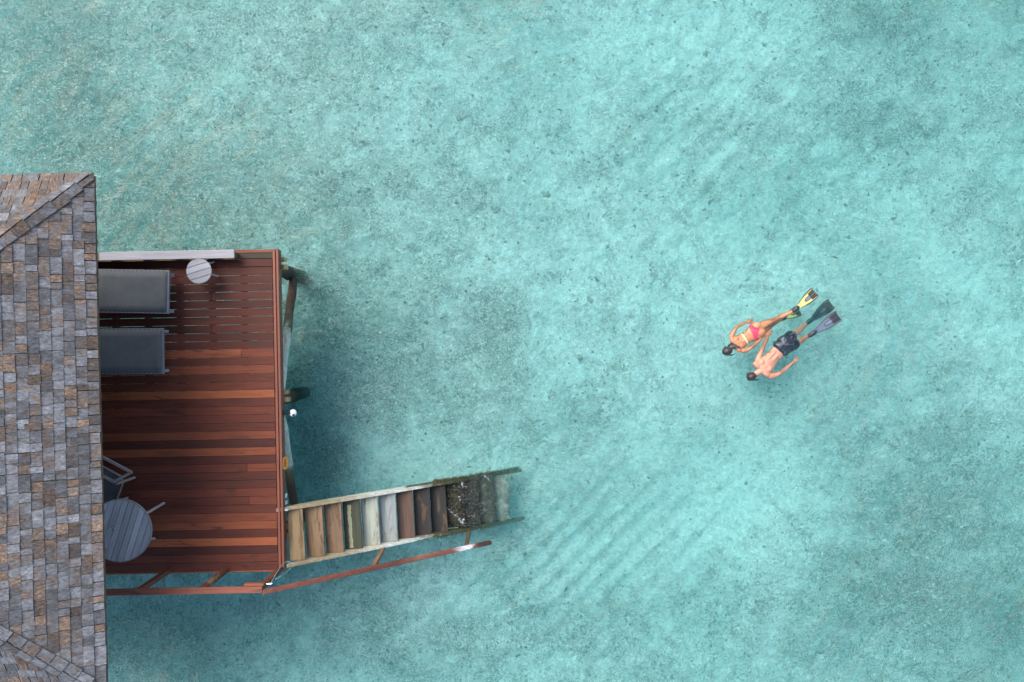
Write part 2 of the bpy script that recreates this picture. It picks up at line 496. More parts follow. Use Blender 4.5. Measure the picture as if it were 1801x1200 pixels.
def water_material():
    t = NT('lagoon_water')
    P = t.coord()
    big = t.noise(t.mapping(P, (1.0, 1.9, 1), rot=(0, 0, 0.6)), 2.2, 4, 0.6, 0.6)
    small = t.noise(t.mapping(P, (1.0, 1.5, 1), rot=(0, 0, 0.9)), 8.0, 4, 0.6, 1.2)
    area = t.ramp(t.noise(P, 0.22, 3, 0.6, 0.5), [(0.47, 0.15), (0.62, 1.0)])
    chop = t.noise(t.mapping(P, (1.0, 2.4, 1), rot=(0, 0, -0.35)), 5.5, 5, 0.6, 1.5)
    crest = t.math('MULTIPLY', t.ramp(chop, [(0.50, 0.0), (0.68, 1.0)]), area)
    h = t.math('ADD', t.math('ADD', t.math('MULTIPLY', big, 1.2), t.math('MULTIPLY', small, 0.45)), t.math('MULTIPLY', crest, 0.8))
    nb = t.bump(h, 1.0, 0.05)
    fr = t.n('ShaderNodeFresnel'); fr.inputs[0].default_value = 1.333
    t.l(nb, fr.inputs[1])
    WATER_MODE = 'transp'
    if WATER_MODE == 'refract':
        a = t.n('ShaderNodeBsdfRefraction'); a.inputs['IOR'].default_value = 1.333; a.inputs['Roughness'].default_value = 0.0
        t.l(nb, a.inputs['Normal'])
    else:
        a1 = t.n('ShaderNodeBsdfTransparent')
        a2 = t.n('ShaderNodeBsdfRefraction'); a2.inputs['IOR'].default_value = 1.2; a2.inputs['Roughness'].default_value = 0.0
        t.l(nb, a2.inputs['Normal'])
        a = t.n('ShaderNodeMixShader'); a.inputs[0].default_value = 0.2
        t.l(a1.outputs[0], a.inputs[1]); t.l(a2.outputs[0], a.inputs[2])
    g = t.n('ShaderNodeBsdfGlossy'); g.inputs['Roughness'].default_value = 0.05
    t.l(nb, g.inputs['Normal'])
    mx = t.n('ShaderNodeMixShader')
    t.l(fr.outputs[0], mx.inputs[0]); t.l(a.outputs[0], mx.inputs[1]); t.l(g.outputs[0], mx.inputs[2])
    t.l(mx.outputs[0], t.out.inputs['Surface'])
    v = t.n('ShaderNodeVolumePrincipled')
    v.inputs['Color'].default_value = (0.30, 0.80, 0.80, 1)
    v.inputs['Absorption Color'].default_value = (0.0, 0.0, 0.0, 1)
    v.inputs['Density'].default_value = 0.0
    va = t.n('ShaderNodeVolumeAbsorption'); va.inputs['Color'].default_value = (0.08, 0.94, 0.945, 1); va.inputs['Density'].default_value = 0.36
    vs = t.n('ShaderNodeVolumeScatter'); vs.inputs['Color'].default_value = (0.15, 0.95, 0.95, 1); vs.inputs['Density'].default_value = 0.06
    ad = t.n('ShaderNodeAddShader')
    t.l(va.outputs[0], ad.inputs[0]); t.l(vs.outputs[0], ad.inputs[1])
    t.l(ad.outputs[0], t.out.inputs['Volume'])
    return t.m
water.data.materials.append(water_material())

# ================================================================== WOOD, METAL, CLOTH MATERIALS
def wood_mat(name, axis='x', contrast=0.45, rough=0.6, grain=26.0, blotch=None, blotch_amt=0.0, spec=0.4, gray=None, bscale=4.0, bump=0.35):
    """colour from the Tint attribute, streaked by grain that runs along the given local axis"""
    t = NT(name)
    P = t.coord()
    sc = {'x': (0.06, 1, 1), 'y': (1, 0.06, 1), 'z': (1, 1, 0.06)}[axis]
    g1 = t.noise(t.mapping(P, sc), grain, 5, 0.6, 0.4)
    sc2 = {'x': (0.25, 1, 1), 'y': (1, 0.25, 1), 'z': (1, 1, 0.25)}[axis]
    g2 = t.noise(t.mapping(P, sc2, loc=(4.2, 1.7, 9.1)), 5.0, 4, 0.6, 0.3)
    f = t.math('ADD', t.math('MULTIPLY', g1, 0.6), t.math('MULTIPLY', g2, 0.5))
    k = t.ramp(f, [(0.32, 1 - contrast), (0.52, 1.0), (0.75, 1 + contrast * 0.8)])
    c = t.mix(1.0, t.attr(), k, 'MULTIPLY')
    if blotch is not None:
        b = t.noise(t.mapping(P, sc2, loc=(1.2, 8.3, 0.4)), bscale, 5, 0.65, 0.8)
        bm = t.ramp(b, [(0.62 - 0.25 * blotch_amt, 0.0), (0.68 - 0.25 * blotch_amt, 1.0)])
        c = t.mix(t.math('MULTIPLY', bm, 0.8), c, blotch)
    nb = t.bump(g1, bump, 0.01)
    rr = t.ramp(g2, [(0.3, rough - 0.1), (0.7, rough + 0.12)])
    return t.principled(c, rr, nb, spec)

def tide_mat(name, axis='z', stops=None):
    """timber whose stain follows the tide marks: coordinates are taken from the world height"""
    t = NT(name)
    P = t.coord()
    geo = t.n('ShaderNodeNewGeometry')
    z = t.sep(geo.outputs['Position'])[2]
    n1 = t.noise(P, 6.0, 5, 0.65, 0.6)
    n2 = t.noise(t.mapping(P, {'x': (0.1, 1, 1), 'y': (1, 0.1, 1), 'z': (1, 1, 0.1)}[axis]), 22.0, 4, 0.6)
    zz = t.math('ADD', z, t.math('MULTIPLY', t.math('SUBTRACT', n1, 0.5), 0.5))
    zz = t.math('DIVIDE', t.math('ADD', zz, 1.0), 3.2)
    c = t.ramp(zz, stops)
    k = t.ramp(n2, [(0.3, 0.62), (0.55, 1.0), (0.75, 1.3)])
    c = t.mix(1.0, c, k, 'MULTIPLY')
    return t.principled(c, 0.8, t.bump(t.math('ADD', n1, n2), 0.5, 0.02), 0.3)

def zs(z): return (z + 1.0) / 3.2
M_stringer = tide_mat('tide_marked_timber', 'x', [
    (zs(-0.9), (0.12, 0.15, 0.10)), (zs(-0.3), (0.06, 0.075, 0.04)), (zs(0.0), (0.035, 0.04, 0.018)), (zs(0.35), (0.06, 0.06, 0.027)),
    (zs(0.6), (0.46, 0.48, 0.42)), (zs(1.0), (0.50, 0.49, 0.40)), (zs(1.4), (0.30, 0.245, 0.15)), (zs(2.1), (0.26, 0.195, 0.11))])
M_pile = tide_mat('pile_timber', 'z', [
    (zs(-0.9), (0.05, 0.055, 0.035)), (zs(0.0), (0.035, 0.03, 0.02)), (zs(0.45), (0.07, 0.045, 0.03)),
    (zs(0.8), (0.10, 0.085, 0.05)), (zs(1.0), (0.36, 0.38, 0.30)), (zs(1.6), (0.45, 0.46, 0.38))])
M_deckwood = wood_mat('oiled_deck_boards', 'x', 0.45, 0.6, 30, (0.05, 0.022, 0.016), 0.12, 0.2)
M_rimwood = wood_mat('deck_rim_boards', 'y', 0.4, 0.5, 30)
M_railwood = wood_mat('red_rail_timber', 'x', 0.4, 0.5, 26, (0.07, 0.03, 0.02), 0.2, 0.4, bscale=6)
M_greywood = wood_mat('weathered_grey_timber', 'x', 0.28, 0.8, 34, spec=0.2)
def shingle_mat(name, axis):
    t = NT(name)
    P = t.coord()
    tr, tg, tb = t.sep(t.attr())
    off = t.n('ShaderNodeCombineXYZ'); t.l(t.math('MULTIPLY', tb, 37.0), off.inputs[2]); t.l(t.math('MULTIPLY', tb, 11.0), off.inputs[1])
    va = t.n('ShaderNodeVectorMath', operation='ADD'); t.l(P, va.inputs[0]); t.l(off.outputs[0], va.inputs[1])
    V = va.outputs[0]
    sc = {'x': (0.08, 1, 1), 'y': (1, 0.08, 1)}[axis]
    sc2 = {'x': (0.35, 1, 1), 'y': (1, 0.35, 1)}[axis]
    g1 = t.noise(t.mapping(V, sc), 42.0, 5, 0.65, 0.3)
    g2 = t.noise(t.mapping(V, sc2), 9.0, 4, 0.6, 0.5)
    g3 = t.noise(t.mapping(V, sc2), 22.0, 3, 0.6, 0.2)
    br = t.math('ADD', tr, t.math('ADD', t.math('MULTIPLY', t.math('SUBTRACT', g2, 0.5), 2.1), t.math('MULTIPLY', t.math('SUBTRACT', g1, 0.5), 0.9)))
    c = t.ramp(br, [(0.05, (0.155, 0.158, 0.168)), (0.38, (0.108, 0.105, 0.107)), (0.62, (0.110, 0.083, 0.067)), (1.05, (0.165, 0.112, 0.078))])
    dk = t.ramp(g3, [(0.32, 0.75), (0.5, 1.0), (0.72, 1.15)])
    k = t.math('MULTIPLY', t.ramp(g1, [(0.3, 0.45), (0.5, 1.0), (0.7, 1.6)]), t.math('MULTIPLY', tg, 2.0))
    c = t.mix(1.0, c, k, 'MULTIPLY')
    c = t.mix(0.8, c, dk, 'MULTIPLY')
    return t.principled(c, 0.85, t.bump(t.math('ADD', g1, g3), 0.6, 0.01), 0.2)
M_shE = shingle_mat('weathered_shingle_east', 'x')
M_shN = shingle_mat('weathered_shingle_north', 'y')
M_tread = wood_mat('stair_tread_timber', 'y', 0.5, 0.7, 24, (0.085, 0.052, 0.03), 0.30, 0.3, bscale=6)
M_treadpale = wood_mat('bleached_stair_tread', 'y', 0.4, 0.75, 22, (0.16, 0.125, 0.095), 0.42, 0.3, bscale=6)
M_tabletop = wood_mat('grey_table_slats', 'x', 0.35, 0.75, 34, spec=0.25)
M_frame = wood_mat('pale_furniture_frame', 'x', 0.2, 0.6, 26, spec=0.3)

def plain(name, color, rough=0.6, metal=0.0, spec=0.5, var=0.15, scale=12.0, bump=0.1):
    t = NT(name)
    P = t.coord()
    n = t.noise(P, scale, 4, 0.6)
    k = t.ramp(n, [(0.3, 1 - var), (0.7, 1 + var)])
    c = t.mix(1.0, color, k, 'MULTIPLY')
    return t.principled(c, rough, t.bump(n, bump, 0.01), spec, metal)

def sling_mat():
    t = NT('woven_sling_fabric')
    P = t.coord()
    w = t.n('ShaderNodeTexWave'); w.inputs['Scale'].default_value = 60; w.inputs['Distortion'].default_value = 0.3
    t.l(P, w.inputs['Vector'])
    w2 = t.n('ShaderNodeTexWave', bands_direction='Y'); w2.inputs['Scale'].default_value = 60; w2.inputs['Distortion'].default_value = 0.3
    t.l(P, w2.inputs['Vector'])
    n = t.noise(P, 3.0, 4, 0.6)
    h = t.math('MULTIPLY', w.outputs['Fac'], w2.outputs['Fac'])
    k = t.ramp(t.math('ADD', t.math('MULTIPLY', h, 0.3), n), [(0.3, 0.8), (0.8, 1.2)])
    c = t.mix(1.0, (0.086, 0.090, 0.090), k, 'MULTIPLY')
    return t.principled(c, 0.75, t.bump(h, 0.25, 0.004), 0.3)
M_sling = sling_mat()
M_metal = plain('polished_steel', (0.75, 0.76, 0.77), 0.25, 1.0, 0.5, 0.05)
M_white = plain('white_glass', (0.82, 0.83, 0.84), 0.25, 0.0, 0.5, 0.04)
M_black = plain('black_plastic', (0.02, 0.022, 0.026), 0.4)
M_orange = plain('orange_enamel', (0.75, 0.27, 0.03), 0.45)
M_orangedark = plain('dark_orange_relief', (0.28, 0.08, 0.01), 0.5)
M_wall = plain('dark_stained_cladding', (0.10, 0.07, 0.05), 0.85, var=0.08, scale=3)
M_darkwood = plain('dark_timber', (0.10, 0.06, 0.04), 0.7, var=0.3)
M_glass = plain('dark_window_glass', (0.03, 0.04, 0.045), 0.06, 0.0, 0.6, 0.0)

def fr(root):
    Mi = (Matrix.Translation(root.location) @ Matrix.Rotation(root.rotation_euler.z, 4, 'Z')).inverted()
    def f(x, y, z):
        return Mi @ px(x, y, z)
    return f

DZ = 1.9                         # deck level above the water
R = rnd(7)

# ================================================================== VILLA
cn = px(162, 308, 4.5); cs = px(184.5, 1216, 4.5)
TH = math.atan2(-(cs.x - cn.x) * -1, 1) * 0 + math.atan2(cs.x - cn.x, cn.y - cs.y)
villa = thing('overwater_villa', 'villa with a hipped roof of weathered grey and brown wooden shingles', 'building',
              (cn.x - 4.5, (cn.y + cs.y) / 2, 1.9), TH)
fv = fr(villa)
a = fv(162, 308, 4.5); b = fv(184.5, 1216, 4.5)
U0 = (a.x + b.x) / 2; VN = a.y; VS = b.y; Z0 = a.z
ALPHA = math.atan(0.609); CA, SA = math.cos(ALPHA), math.sin(ALPHA)
half = (VN - VS) / 2; vm = (VN + VS) / 2
UW = U0 - 9.2
mb = MB(); mb.cur = (0.10, 0.07, 0.05)
top = [(U0, VN, Z0), (U0, VS, Z0), (UW, VS, Z0), (UW, VN, Z0), (U0 - half, vm, Z0 + 0.609 * half), (UW + half, vm, Z0 + 0.609 * half)]
low = [(x, y, z - 0.10) for x, y, z in top]
vs_ = top + low
mb.add(vs_, [(0, 4, 1), (1, 4, 5, 2), (2, 5, 3), (3, 5, 4, 0), (7, 10, 6), (8, 11, 10, 7), (9, 11, 8), (6, 10, 11, 9),
             (0, 1, 7, 6), (1, 2, 8, 7), (2, 3, 9, 8), (3, 0, 6, 9)])
roof = mb.build('roof', M_darkwood, villa)

def shingle_color(r, north):
    # brownness, brightness, pattern offset
    b = 0.02 + 0.85 * r.betavariate(1.2, 1.6) + (0.22 if north else 0.0)  # extra brown puts the north slope's warmer light into its colour
    v = 0.5 * r.choice([0.62, 0.75, 0.85, 0.92, 1.0, 1.05, 1.15, 1.3]) * r.uniform(.92, 1.08)
    return (b, v, r.random())

def clip(poly, nx, ny, d):
    out = []
    for i in range(len(poly)):
        p, q = poly[i], poly[(i + 1) % len(poly)]
        sp = p[0] * nx + p[1] * ny - d; sq = q[0] * nx + q[1] * ny - d
        if sp <= 0: out.append(p)
        if (sp < 0 < sq) or (sq < 0 < sp):
            k = sp / (sp - sq)
            out.append((p[0] + (q[0] - p[0]) * k, p[1] + (q[1] - p[1]) * k))
    return out

EXPO = 0.1442
def seen(p):
    """photo pixel of a villa-local point"""
    w = Matrix.Translation(villa.location) @ Matrix.Rotation(TH, 4, 'Z') @ Vector(p)
    k = F / (H - w.z)
    return 900.5 + w.x * k, 600 - w.y * k
cand = []
def make_face(which, smin, smax, rmax, seed):
    r = rnd(seed)
    course = 0
    rr = -0.02
    while rr < rmax:
        s = smin - r.uniform(0, 0.2)
        while s < smax:
            w = r.choice([0.095, 0.11, 0.125, 0.14, 0.155, 0.17, 0.20, 0.25, 0.28])
            jl = r.uniform(-0.006, 0.006)
            gap = 0.014
            poly = [(s + gap / 2, rr + jl), (s + w - gap / 2, rr + jl + r.uniform(-.003, .003)), (s + w - gap / 2, rr + 0.29), (s + gap / 2, rr + 0.29)]
            if which == 'E':
                poly = clip(poly, 1, CA, VN + 0.01); poly = clip(poly, -1, CA, -(VS - 0.01))
            elif which == 'N':
                poly = clip(poly, 1, CA, U0 + 0.01)
            else:
                poly = clip(poly, 1, CA, U0 + 0.01)
            if len(poly) >= 3:
                area = abs(sum(poly[i][0] * poly[(i+1) % len(poly)][1] - poly[(i+1) % len(poly)][0] * poly[i][1] for i in range(len(poly)))) / 2
                if area > 0.0012:
                    th = r.uniform(0.015, 0.021); lift = r.uniform(0.0, 0.009)
                    def P(q, up):
                        k = max(0.0, 1 - (q[1] - rr) / 0.29)
                        h = 0.002 + (0.012 + lift) * k + (th if up else 0.0)
                        rl = q[1]
                        if which == 'E':
                            return (U0 - rl * CA + SA * h, q[0], Z0 + rl * SA + CA * h)
                        if which == 'N':
                            return (q[0], VN - rl * CA + SA * h, Z0 + rl * SA + CA * h)
                        return (q[0], VS + rl * CA - SA * h, Z0 + rl * SA + CA * h)
                    lo = [P(q, False) for q in poly]; hi = [P(q, True) for q in poly]
                    if which == 'N':
                        lo = lo[::-1]; hi = hi[::-1]
                    cx = sum(p[0] for p in hi) / len(hi); cy = sum(p[1] for p in hi) / len(hi); cz = sum(p[2] for p in hi) / len(hi)
                    sx, sy = seen((cx, cy, cz))
                    inview = -8 < sx < 200 and 290 < sy < 1210
                    cand.append((area if inview else 0, which, lo, hi, shingle_color(r, which == 'N')))
            s += w
        rr += EXPO; course += 1
make_face('E', VS, VN, half / CA, 31)
make_face('N', UW + 3, U0, half / CA, 32)
make_face('S', UW + 3, U0, half / CA, 33)
order = sorted(range(len(cand)), key=lambda i: -cand[i][0])
chosen = set(i for i in order[:296] if cand[i][0] > 0)
rest = {'E': MB(), 'X': MB()}
for i, (ar, which, lo, hi, c) in enumerate(cand):
    m = MB() if i in chosen else (rest['E'] if which == 'E' else rest['X'])
    n = len(lo)
    m.cur = c
    f = [tuple(range(n, 2 * n))] + [(k, (k + 1) % n, n + (k + 1) % n, n + k) for k in range(n)]
    m.add(lo + hi, f)
    if i in chosen:
        m.build('shingle', M_shE if which == 'E' else M_shN, roof)
o = rest['E'].build('shingle_field', M_shE, roof); o['kind'] = 'stuff'
o = rest['X'].build('shingle_field', M_shN, roof); o['kind'] = 'stuff'

# hip caps, lapped like the shingles
M_cap = shingle_mat('weathered_hip_cap', 'x')
def hips(corner_v, sgn, seed):
    r = rnd(seed)
    d = Vector((-1, -sgn, 0.609)).normalized()           # up the hip
    nE = Vector((SA, 0, CA)); nN = Vector((0, SA * sgn, CA))
    wE = nE.cross(d); wE = wE.normalized()
    if wE.x < 0: wE = -wE                                # runs down the east face
    wN = nN.cross(d).normalized()
    if wN.y * sgn < 0: wN = -wN
    p0 = Vector((U0, corner_v, Z0 + 0.012))
    Lh = half * math.sqrt(2 + 0.609 ** 2)
    s = 0.03
    i = 0
    while s < Lh - 0.1:
        L = 0.32
        c = shingle_color(r, sgn > 0)
        c = (c[0] * .7, c[1] * 1.12, c[2])
        m = MB(); m.cur = c
        W = 0.07 if i == 0 else 0.10 if i == 1 else 0.125
        for side, (w, n_) in enumerate(((wE, nE), (wN, nN))):
            if side: m.cur = (c[0], c[1] * r.uniform(.85, 1.15), r.random())
            lapw = 0.012 if (side + i) % 2 else 0.0
            q = []
            for (al, ac, up) in ((0, -lapw, 0), (0, W, 0), (L, W, 0), (L, -lapw, 0), (0, -lapw, 1), (0, W, 1), (L, W, 1), (L, -lapw, 1)):
                k = 1 - al / L
                q.append(p0 + d * (s + al) + w * ac + n_ * (0.016 + 0.022 * k + (0.013 if up else 0) - (0.0 if ac > 0 else -0.004)))
            fs = [(3,2,1,0),(4,5,6,7),(0,1,5,4),(1,2,6,5),(2,3,7,6),(3,0,4,7)]
            m.add(q, fs)
        o = m.build('ridge_cap', M_cap, roof)
        s += 0.215; i += 1
        if s > Lh - 0.45: break
hips(VN, 1, 51); hips(VS, -1, 52)

# walls, sliding doors, soffit rafters under the eaves
mb = MB(); mb.cur = (0.5, 0.5, 0.5)
WU = U0 - 2.9
mb.box(UW + 0.8, WU, VS + 0.9, VN - 0.9, 0.0, Z0 - 0.12)
mb.build('wall', M_wall, villa)
for k in range(3):
    y0 = VS + 1.6 + k * 1.45
    m = MB(); m.cur = (0.25, 0.13, 0.07)
    m.box(WU, WU + 0.06, y0, y0 + 0.08, 0.02, 2.2); m.box(WU, WU + 0.06, y0 + 1.3, y0 + 1.38, 0.02, 2.2)
    m.box(WU, WU + 0.06, y0 + 0.08, y0 + 1.3, 2.1, 2.2); m.box(WU, WU + 0.06, y0 + 0.08, y0 + 1.3, 0.02, 0.12)
    d_ = m.build('sliding_door', M_frame, villa)
    m = MB(); m.box(WU + 0.015, WU + 0.03, y0 + 0.08, y0 + 1.3, 0.12, 2.1)
    m.build('pane', M_glass, d_)
for k in range(13):
    y0 = VS + 0.3 + k * 0.56
    dd = min(y0 - VS, VN - y0); run = min(2.8, max(0.2, dd))
    m = MB(); m.cur = (0.3, 0.3, 0.3)
    m.bar((U0 - 0.03, y0, Z0 - 0.165), (U0 - run, y0, Z0 - 0.165 + 0.609 * (run - 0.03)), 0.06, 0.12)
    m.build('rafter', M_darkwood, villa)

# ================================================================== DECK
DTH = math.radians(1.1)
deck = thing('timber_deck', 'red-brown timber sun deck on piles above the shallow water, between villa and stair', 'deck',
             tuple(px(330, 730, DZ)), DTH)
fd = fr(deck)
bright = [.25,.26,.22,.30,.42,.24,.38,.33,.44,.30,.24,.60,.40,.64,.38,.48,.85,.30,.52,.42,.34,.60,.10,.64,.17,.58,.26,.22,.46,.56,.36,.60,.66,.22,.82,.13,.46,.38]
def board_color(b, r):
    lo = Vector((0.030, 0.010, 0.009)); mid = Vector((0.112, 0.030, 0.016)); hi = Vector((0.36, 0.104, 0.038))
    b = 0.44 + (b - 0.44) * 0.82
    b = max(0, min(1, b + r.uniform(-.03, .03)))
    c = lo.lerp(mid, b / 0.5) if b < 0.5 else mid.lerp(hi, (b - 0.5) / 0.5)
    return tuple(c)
e_top = fd(484, 454.5, DZ); e_bot = fd(484, 1002.3, DZ)
v_top, v_bot = e_top.y, e_bot.y
pitch = (v_top - v_bot) / 38
UE = fd(483.5, 700, DZ).x               # east end of the boards
UWD = UE - 4.45                         # boards end at the villa wall
for i in range(38):
    gap = 0.008 if i < 10 else 0.0035
    if i == 2: gap = 0.006
    v1 = v_top - pitch * i; v0 = v1 - pitch
    cuts = {25: [fd(434.5, 820, DZ).x], 29: [fd(438, 870, DZ).x], 11: [fd(424, 620, DZ).x], 4: [fd(372, 520, DZ).x], 8: [fd(372, 520, DZ).x]}.get(i, [])
    xs_ = [UWD] + cuts + [UE - R.uniform(0.0, 0.006)]
    for j in range(len(xs_) - 1):
        m = MB(); m.cur = board_color(bright[i] * (0.62 if i < 10 else 1.0) + (R.choice([-.2, .16]) if j == 0 and cuts else 0), R)  # northern boards darkened: shade near the low wall put into their colour
        dz = R.uniform(-0.002, 0.002)
        m.box(xs_[j] + (0.0015 if j else 0), xs_[j + 1] - 0.0015, v0 + gap / 2, v1 - gap / 2, -0.032 + dz, 0.0 + dz, ch=0.003)
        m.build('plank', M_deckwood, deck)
# rim boards and fascia on the open sides
def rim(name, x0, x1, y0, y1, z0, z1, c, mat=M_rimwood, ch=0.004):
    m = MB(); m.cur = c
    m.box(x0, x1, y0, y1, z0, z1, ch=ch)
    return m.build(name, mat, deck)
VT = fd(486, 438.5, DZ).y
rim('rim_board', UE + 0.006, UE + 0.052, v_bot, VT, -0.03, 0.004, (0.17, 0.05, 0.026))
rim('rim_board', UE + 0.066, UE + 0.108, v_bot - 0.01, VT + 0.004, -0.03, 0.002, (0.16, 0.048, 0.026))
fas = rim('fascia', UE + 0.064, UE + 0.092, v_bot - 0.01, VT, -0.235, -0.033, (0.15, 0.045, 0.022))
rim('fascia', UWD, UE + 0.062, v_bot - 0.034, v_bot - 0.004, -0.235, -0.004, (0.20, 0.065, 0.03), M_deckwood)
UC = fd(411, 447, DZ).x
rim('rim_board', UC + 0.004, UE + 0.004, VT - 0.055, VT, -0.03, 0.004, (0.16, 0.05, 0.028), M_deckwood)
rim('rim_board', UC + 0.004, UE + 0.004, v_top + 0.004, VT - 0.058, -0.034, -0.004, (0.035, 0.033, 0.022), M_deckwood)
rim('fascia', UWD, UE + 0.062, VT - 0.03, VT - 0.002, -0.235, -0.036, (0.14, 0.05, 0.03), M_deckwood)
# joists and bearers
for k in range(9):
    x0 = UE + 0.03 - (fd(484, 500, DZ).x - fd(428, 500, DZ).x) - 0.57 * (k - 1) - 0.045
    m = MB(); m.cur = (0.2, 0.12, 0.07)
    if x0 > UWD:
        m.box(x0, x0 + 0.075, v_bot, v_top + 0.1, -0.185, -0.036)
        m.build('joist', M_darkwood, deck)
for (yy) in (465, 698, 935):
    v = fd(500, yy, DZ - 0.3).y
    m = MB(); m.cur = (0.38, 0.27, 0.13)
    m.box(UWD, UE + 0.17, v - 0.09, v - 0.01, -0.39, -0.24)
    m.box(UWD, UE + 0.15, v + 0.05, v + 0.12, -0.39, -0.24)
    m.build('bearer', M_tread, deck)

# grey capped kerb along the north side
kerb = thing('privacy_kerb', 'weathered grey board capping the low wall on the north side of the deck', 'low wall', tuple(px(300, 450, DZ)), DTH)
fk = fr(kerb)
kz = 0.28
k0 = fk(140, 441, DZ + kz); k1 = fk(411.5, 440.5, DZ + kz)
kw = 14.8 * (H - DZ - kz) / F
yk = fk(300, 441.2, DZ + kz).y
m = MB(); m.cur = (0.31, 0.30, 0.315)
m.box(k0.x - 1.2, k1.x, yk - kw, yk, kz - 0.04, kz, ch=0.004)
m.build('cap_board', M_greywood, kerb)
m = MB(); m.cur = (0.05, 0.035, 0.03)
m.box(k0.x - 1.2, k1.x - 0.02, yk - kw + 0.03, yk - 0.03, 0.0, kz - 0.042)
m.build('board_side', M_darkwood, kerb)
m = MB(); m.cur = (0.42, 0.27, 0.10)
e = fk(165, 447, DZ + kz)
m.box(e.x, e.x + 0.085, yk - kw + 0.004, yk - 0.004, kz + 0.001, kz + 0.012)
m.build('end_block', M_tread, kerb)

# ================================================================== PILES AND BRACES
def pile(xp, yp, label, zt=1.60, r=0.105, seed=1):
    p = px(xp, yp, -1.2)
    rr = rnd(seed)
    m = MB()
    zsn = [-1.7, -1.3, -0.9, -0.5, -0.1, 0.3, 0.7, 1.1, zt]
    m.tube([(rr.uniform(-.01, .01), rr.uniform(-.01, .01), z + 1.7) for z in zsn],
           [r * (1.25 if z < 0 else 1.12 if z < .5 else 1.0) * rr.uniform(.95, 1.08) for z in zsn], 14, True, 0.06, rr)
    o = m.build('pile', M_pile, None, True)
    o.location = (p.x, p.y, -1.7)
    tag(o, label, 'pile')
    return o
pile(533, 488, 'thick timber pile under the north-east deck corner, dark with weed below the waterline', seed=3, r=0.11)
pile(538, 690, 'timber pile under the middle of the deck edge, beside the white lamp', seed=4)
pile(534, 906, 'timber pile under the deck corner where the stair begins', seed=5)
for k, (xx, yy) in enumerate(((250, 500), (250, 700), (250, 900))):
    o = pile(xx, yy, ('inner timber pile under the sun loungers', 'inner timber pile under the middle of the deck', 'inner timber pile under the large round table')[k], seed=8 + k)
    o['group'] = 'piles below the deck'
for k, (wx, wy, lb) in enumerate(((-9.2, 1.0, 'north-east pile carrying the villa, under the roof'), (-9.2, -3.4, 'south-east pile carrying the villa, under the roof'),
                                  (-13.6, 1.0, 'north-west pile carrying the villa, under the roof'), (-13.6, -3.4, 'south-west pile carrying the villa, under the roof'))):
    rr = rnd(140 + k); m = MB()
    m.tube([(0, 0, z_ + 1.7) for z_ in (-1.7, -.9, 0, .9, 1.86)], [.15, .15, .14, .13, .13], 14, True, .05, rr)
    o = m.build('pile', M_pile, None, True); o.location = (wx, wy, -1.7); tag(o, lb, 'pile')
def brace(a, b, label, r=0.08, seed=1):
    a = Vector(a); b = Vector(b); rr = rnd(seed)
    m = MB(); n = 9
    pts = [(b - a) * (k / (n - 1)) for k in range(n)]
    m.tube([p + Vector((rr.uniform(-.008, .008), rr.uniform(-.008, .008), 0)) for p in pts], [r * rr.uniform(.92, 1.08) for _ in pts], 12, True, 0.05, rr)
    o = m.build('pile_brace', M_brace, None, True)
    o.location = a
    tag(o, label, 'brace')
M_brace = tide_mat('brace_timber', 'y', [
    (zs(-0.9), (0.05, 0.055, 0.035)), (zs(0.0), (0.035, 0.03, 0.022)), (zs(0.45), (0.07, 0.04, 0.025)),
    (zs(0.72), (0.12, 0.11, 0.06)), (zs(0.82), (0.42, 0.45, 0.38)), (zs(1.6), (0.50, 0.52, 0.45))])
brace((-4.36, 1.22, 0.02), (-4.20, -0.95, 1.5), 'slanting log brace between the two northern piles, pale above and dark below', seed=12, r=0.085)
brace((-4.36, -3.42, -0.1), (-4.16, -1.35, 1.55), 'slanting log brace running down to the pile under the stair, black near the water', seed=13, r=0.08)

# ================================================================== DECK-EDGE FITTINGS
pl = px(513.5, 726.5, 1.55)
edge = px(496, 727, 1.72)
lamp = thing('deck_lamp', 'small white lamp on a black arm sticking out of the deck edge', 'lamp', tuple(px(497, 726.5, 1.72)), 0)
l0 = Vector(lamp.location)
m = MB()
m.tube([Vector((-0.02, 0, 0)), px(505, 726, 1.70) - l0, px(511, 726.3, 1.64) - l0], [0.028, 0.03, 0.032], 12)
m.box(-0.03, 0.03, -0.035, 0.035, -0.05, 0.05)
m.build('arm', M_black, lamp, True)
hc = px(515, 726.5, 1.62) - l0
D = Vector((0.55, 0, 0.84)).normalized().to_track_quat('Z', 'Y').to_matrix().to_4x4()
M4 = Matrix.Translation(hc) @ D
m = MB(); m.lathe([(0.0, -0.05), (0.04, -0.045), (0.058, -0.01), (0.066, 0.0), (0.066, 0.012), (0.055, 0.03), (0.03, 0.042), (0.0, 0.046)], 24, M4)
m.build('lens', M_white, lamp, True)
m = MB(); m.lathe([(0.0, 0.05), (0.022, 0.05), (0.024, 0.035), (0.0, 0.03)], 16, M4 @ Matrix.Translation((-0.035, 0, 0)))
m.build('socket', M_black, lamp, True)

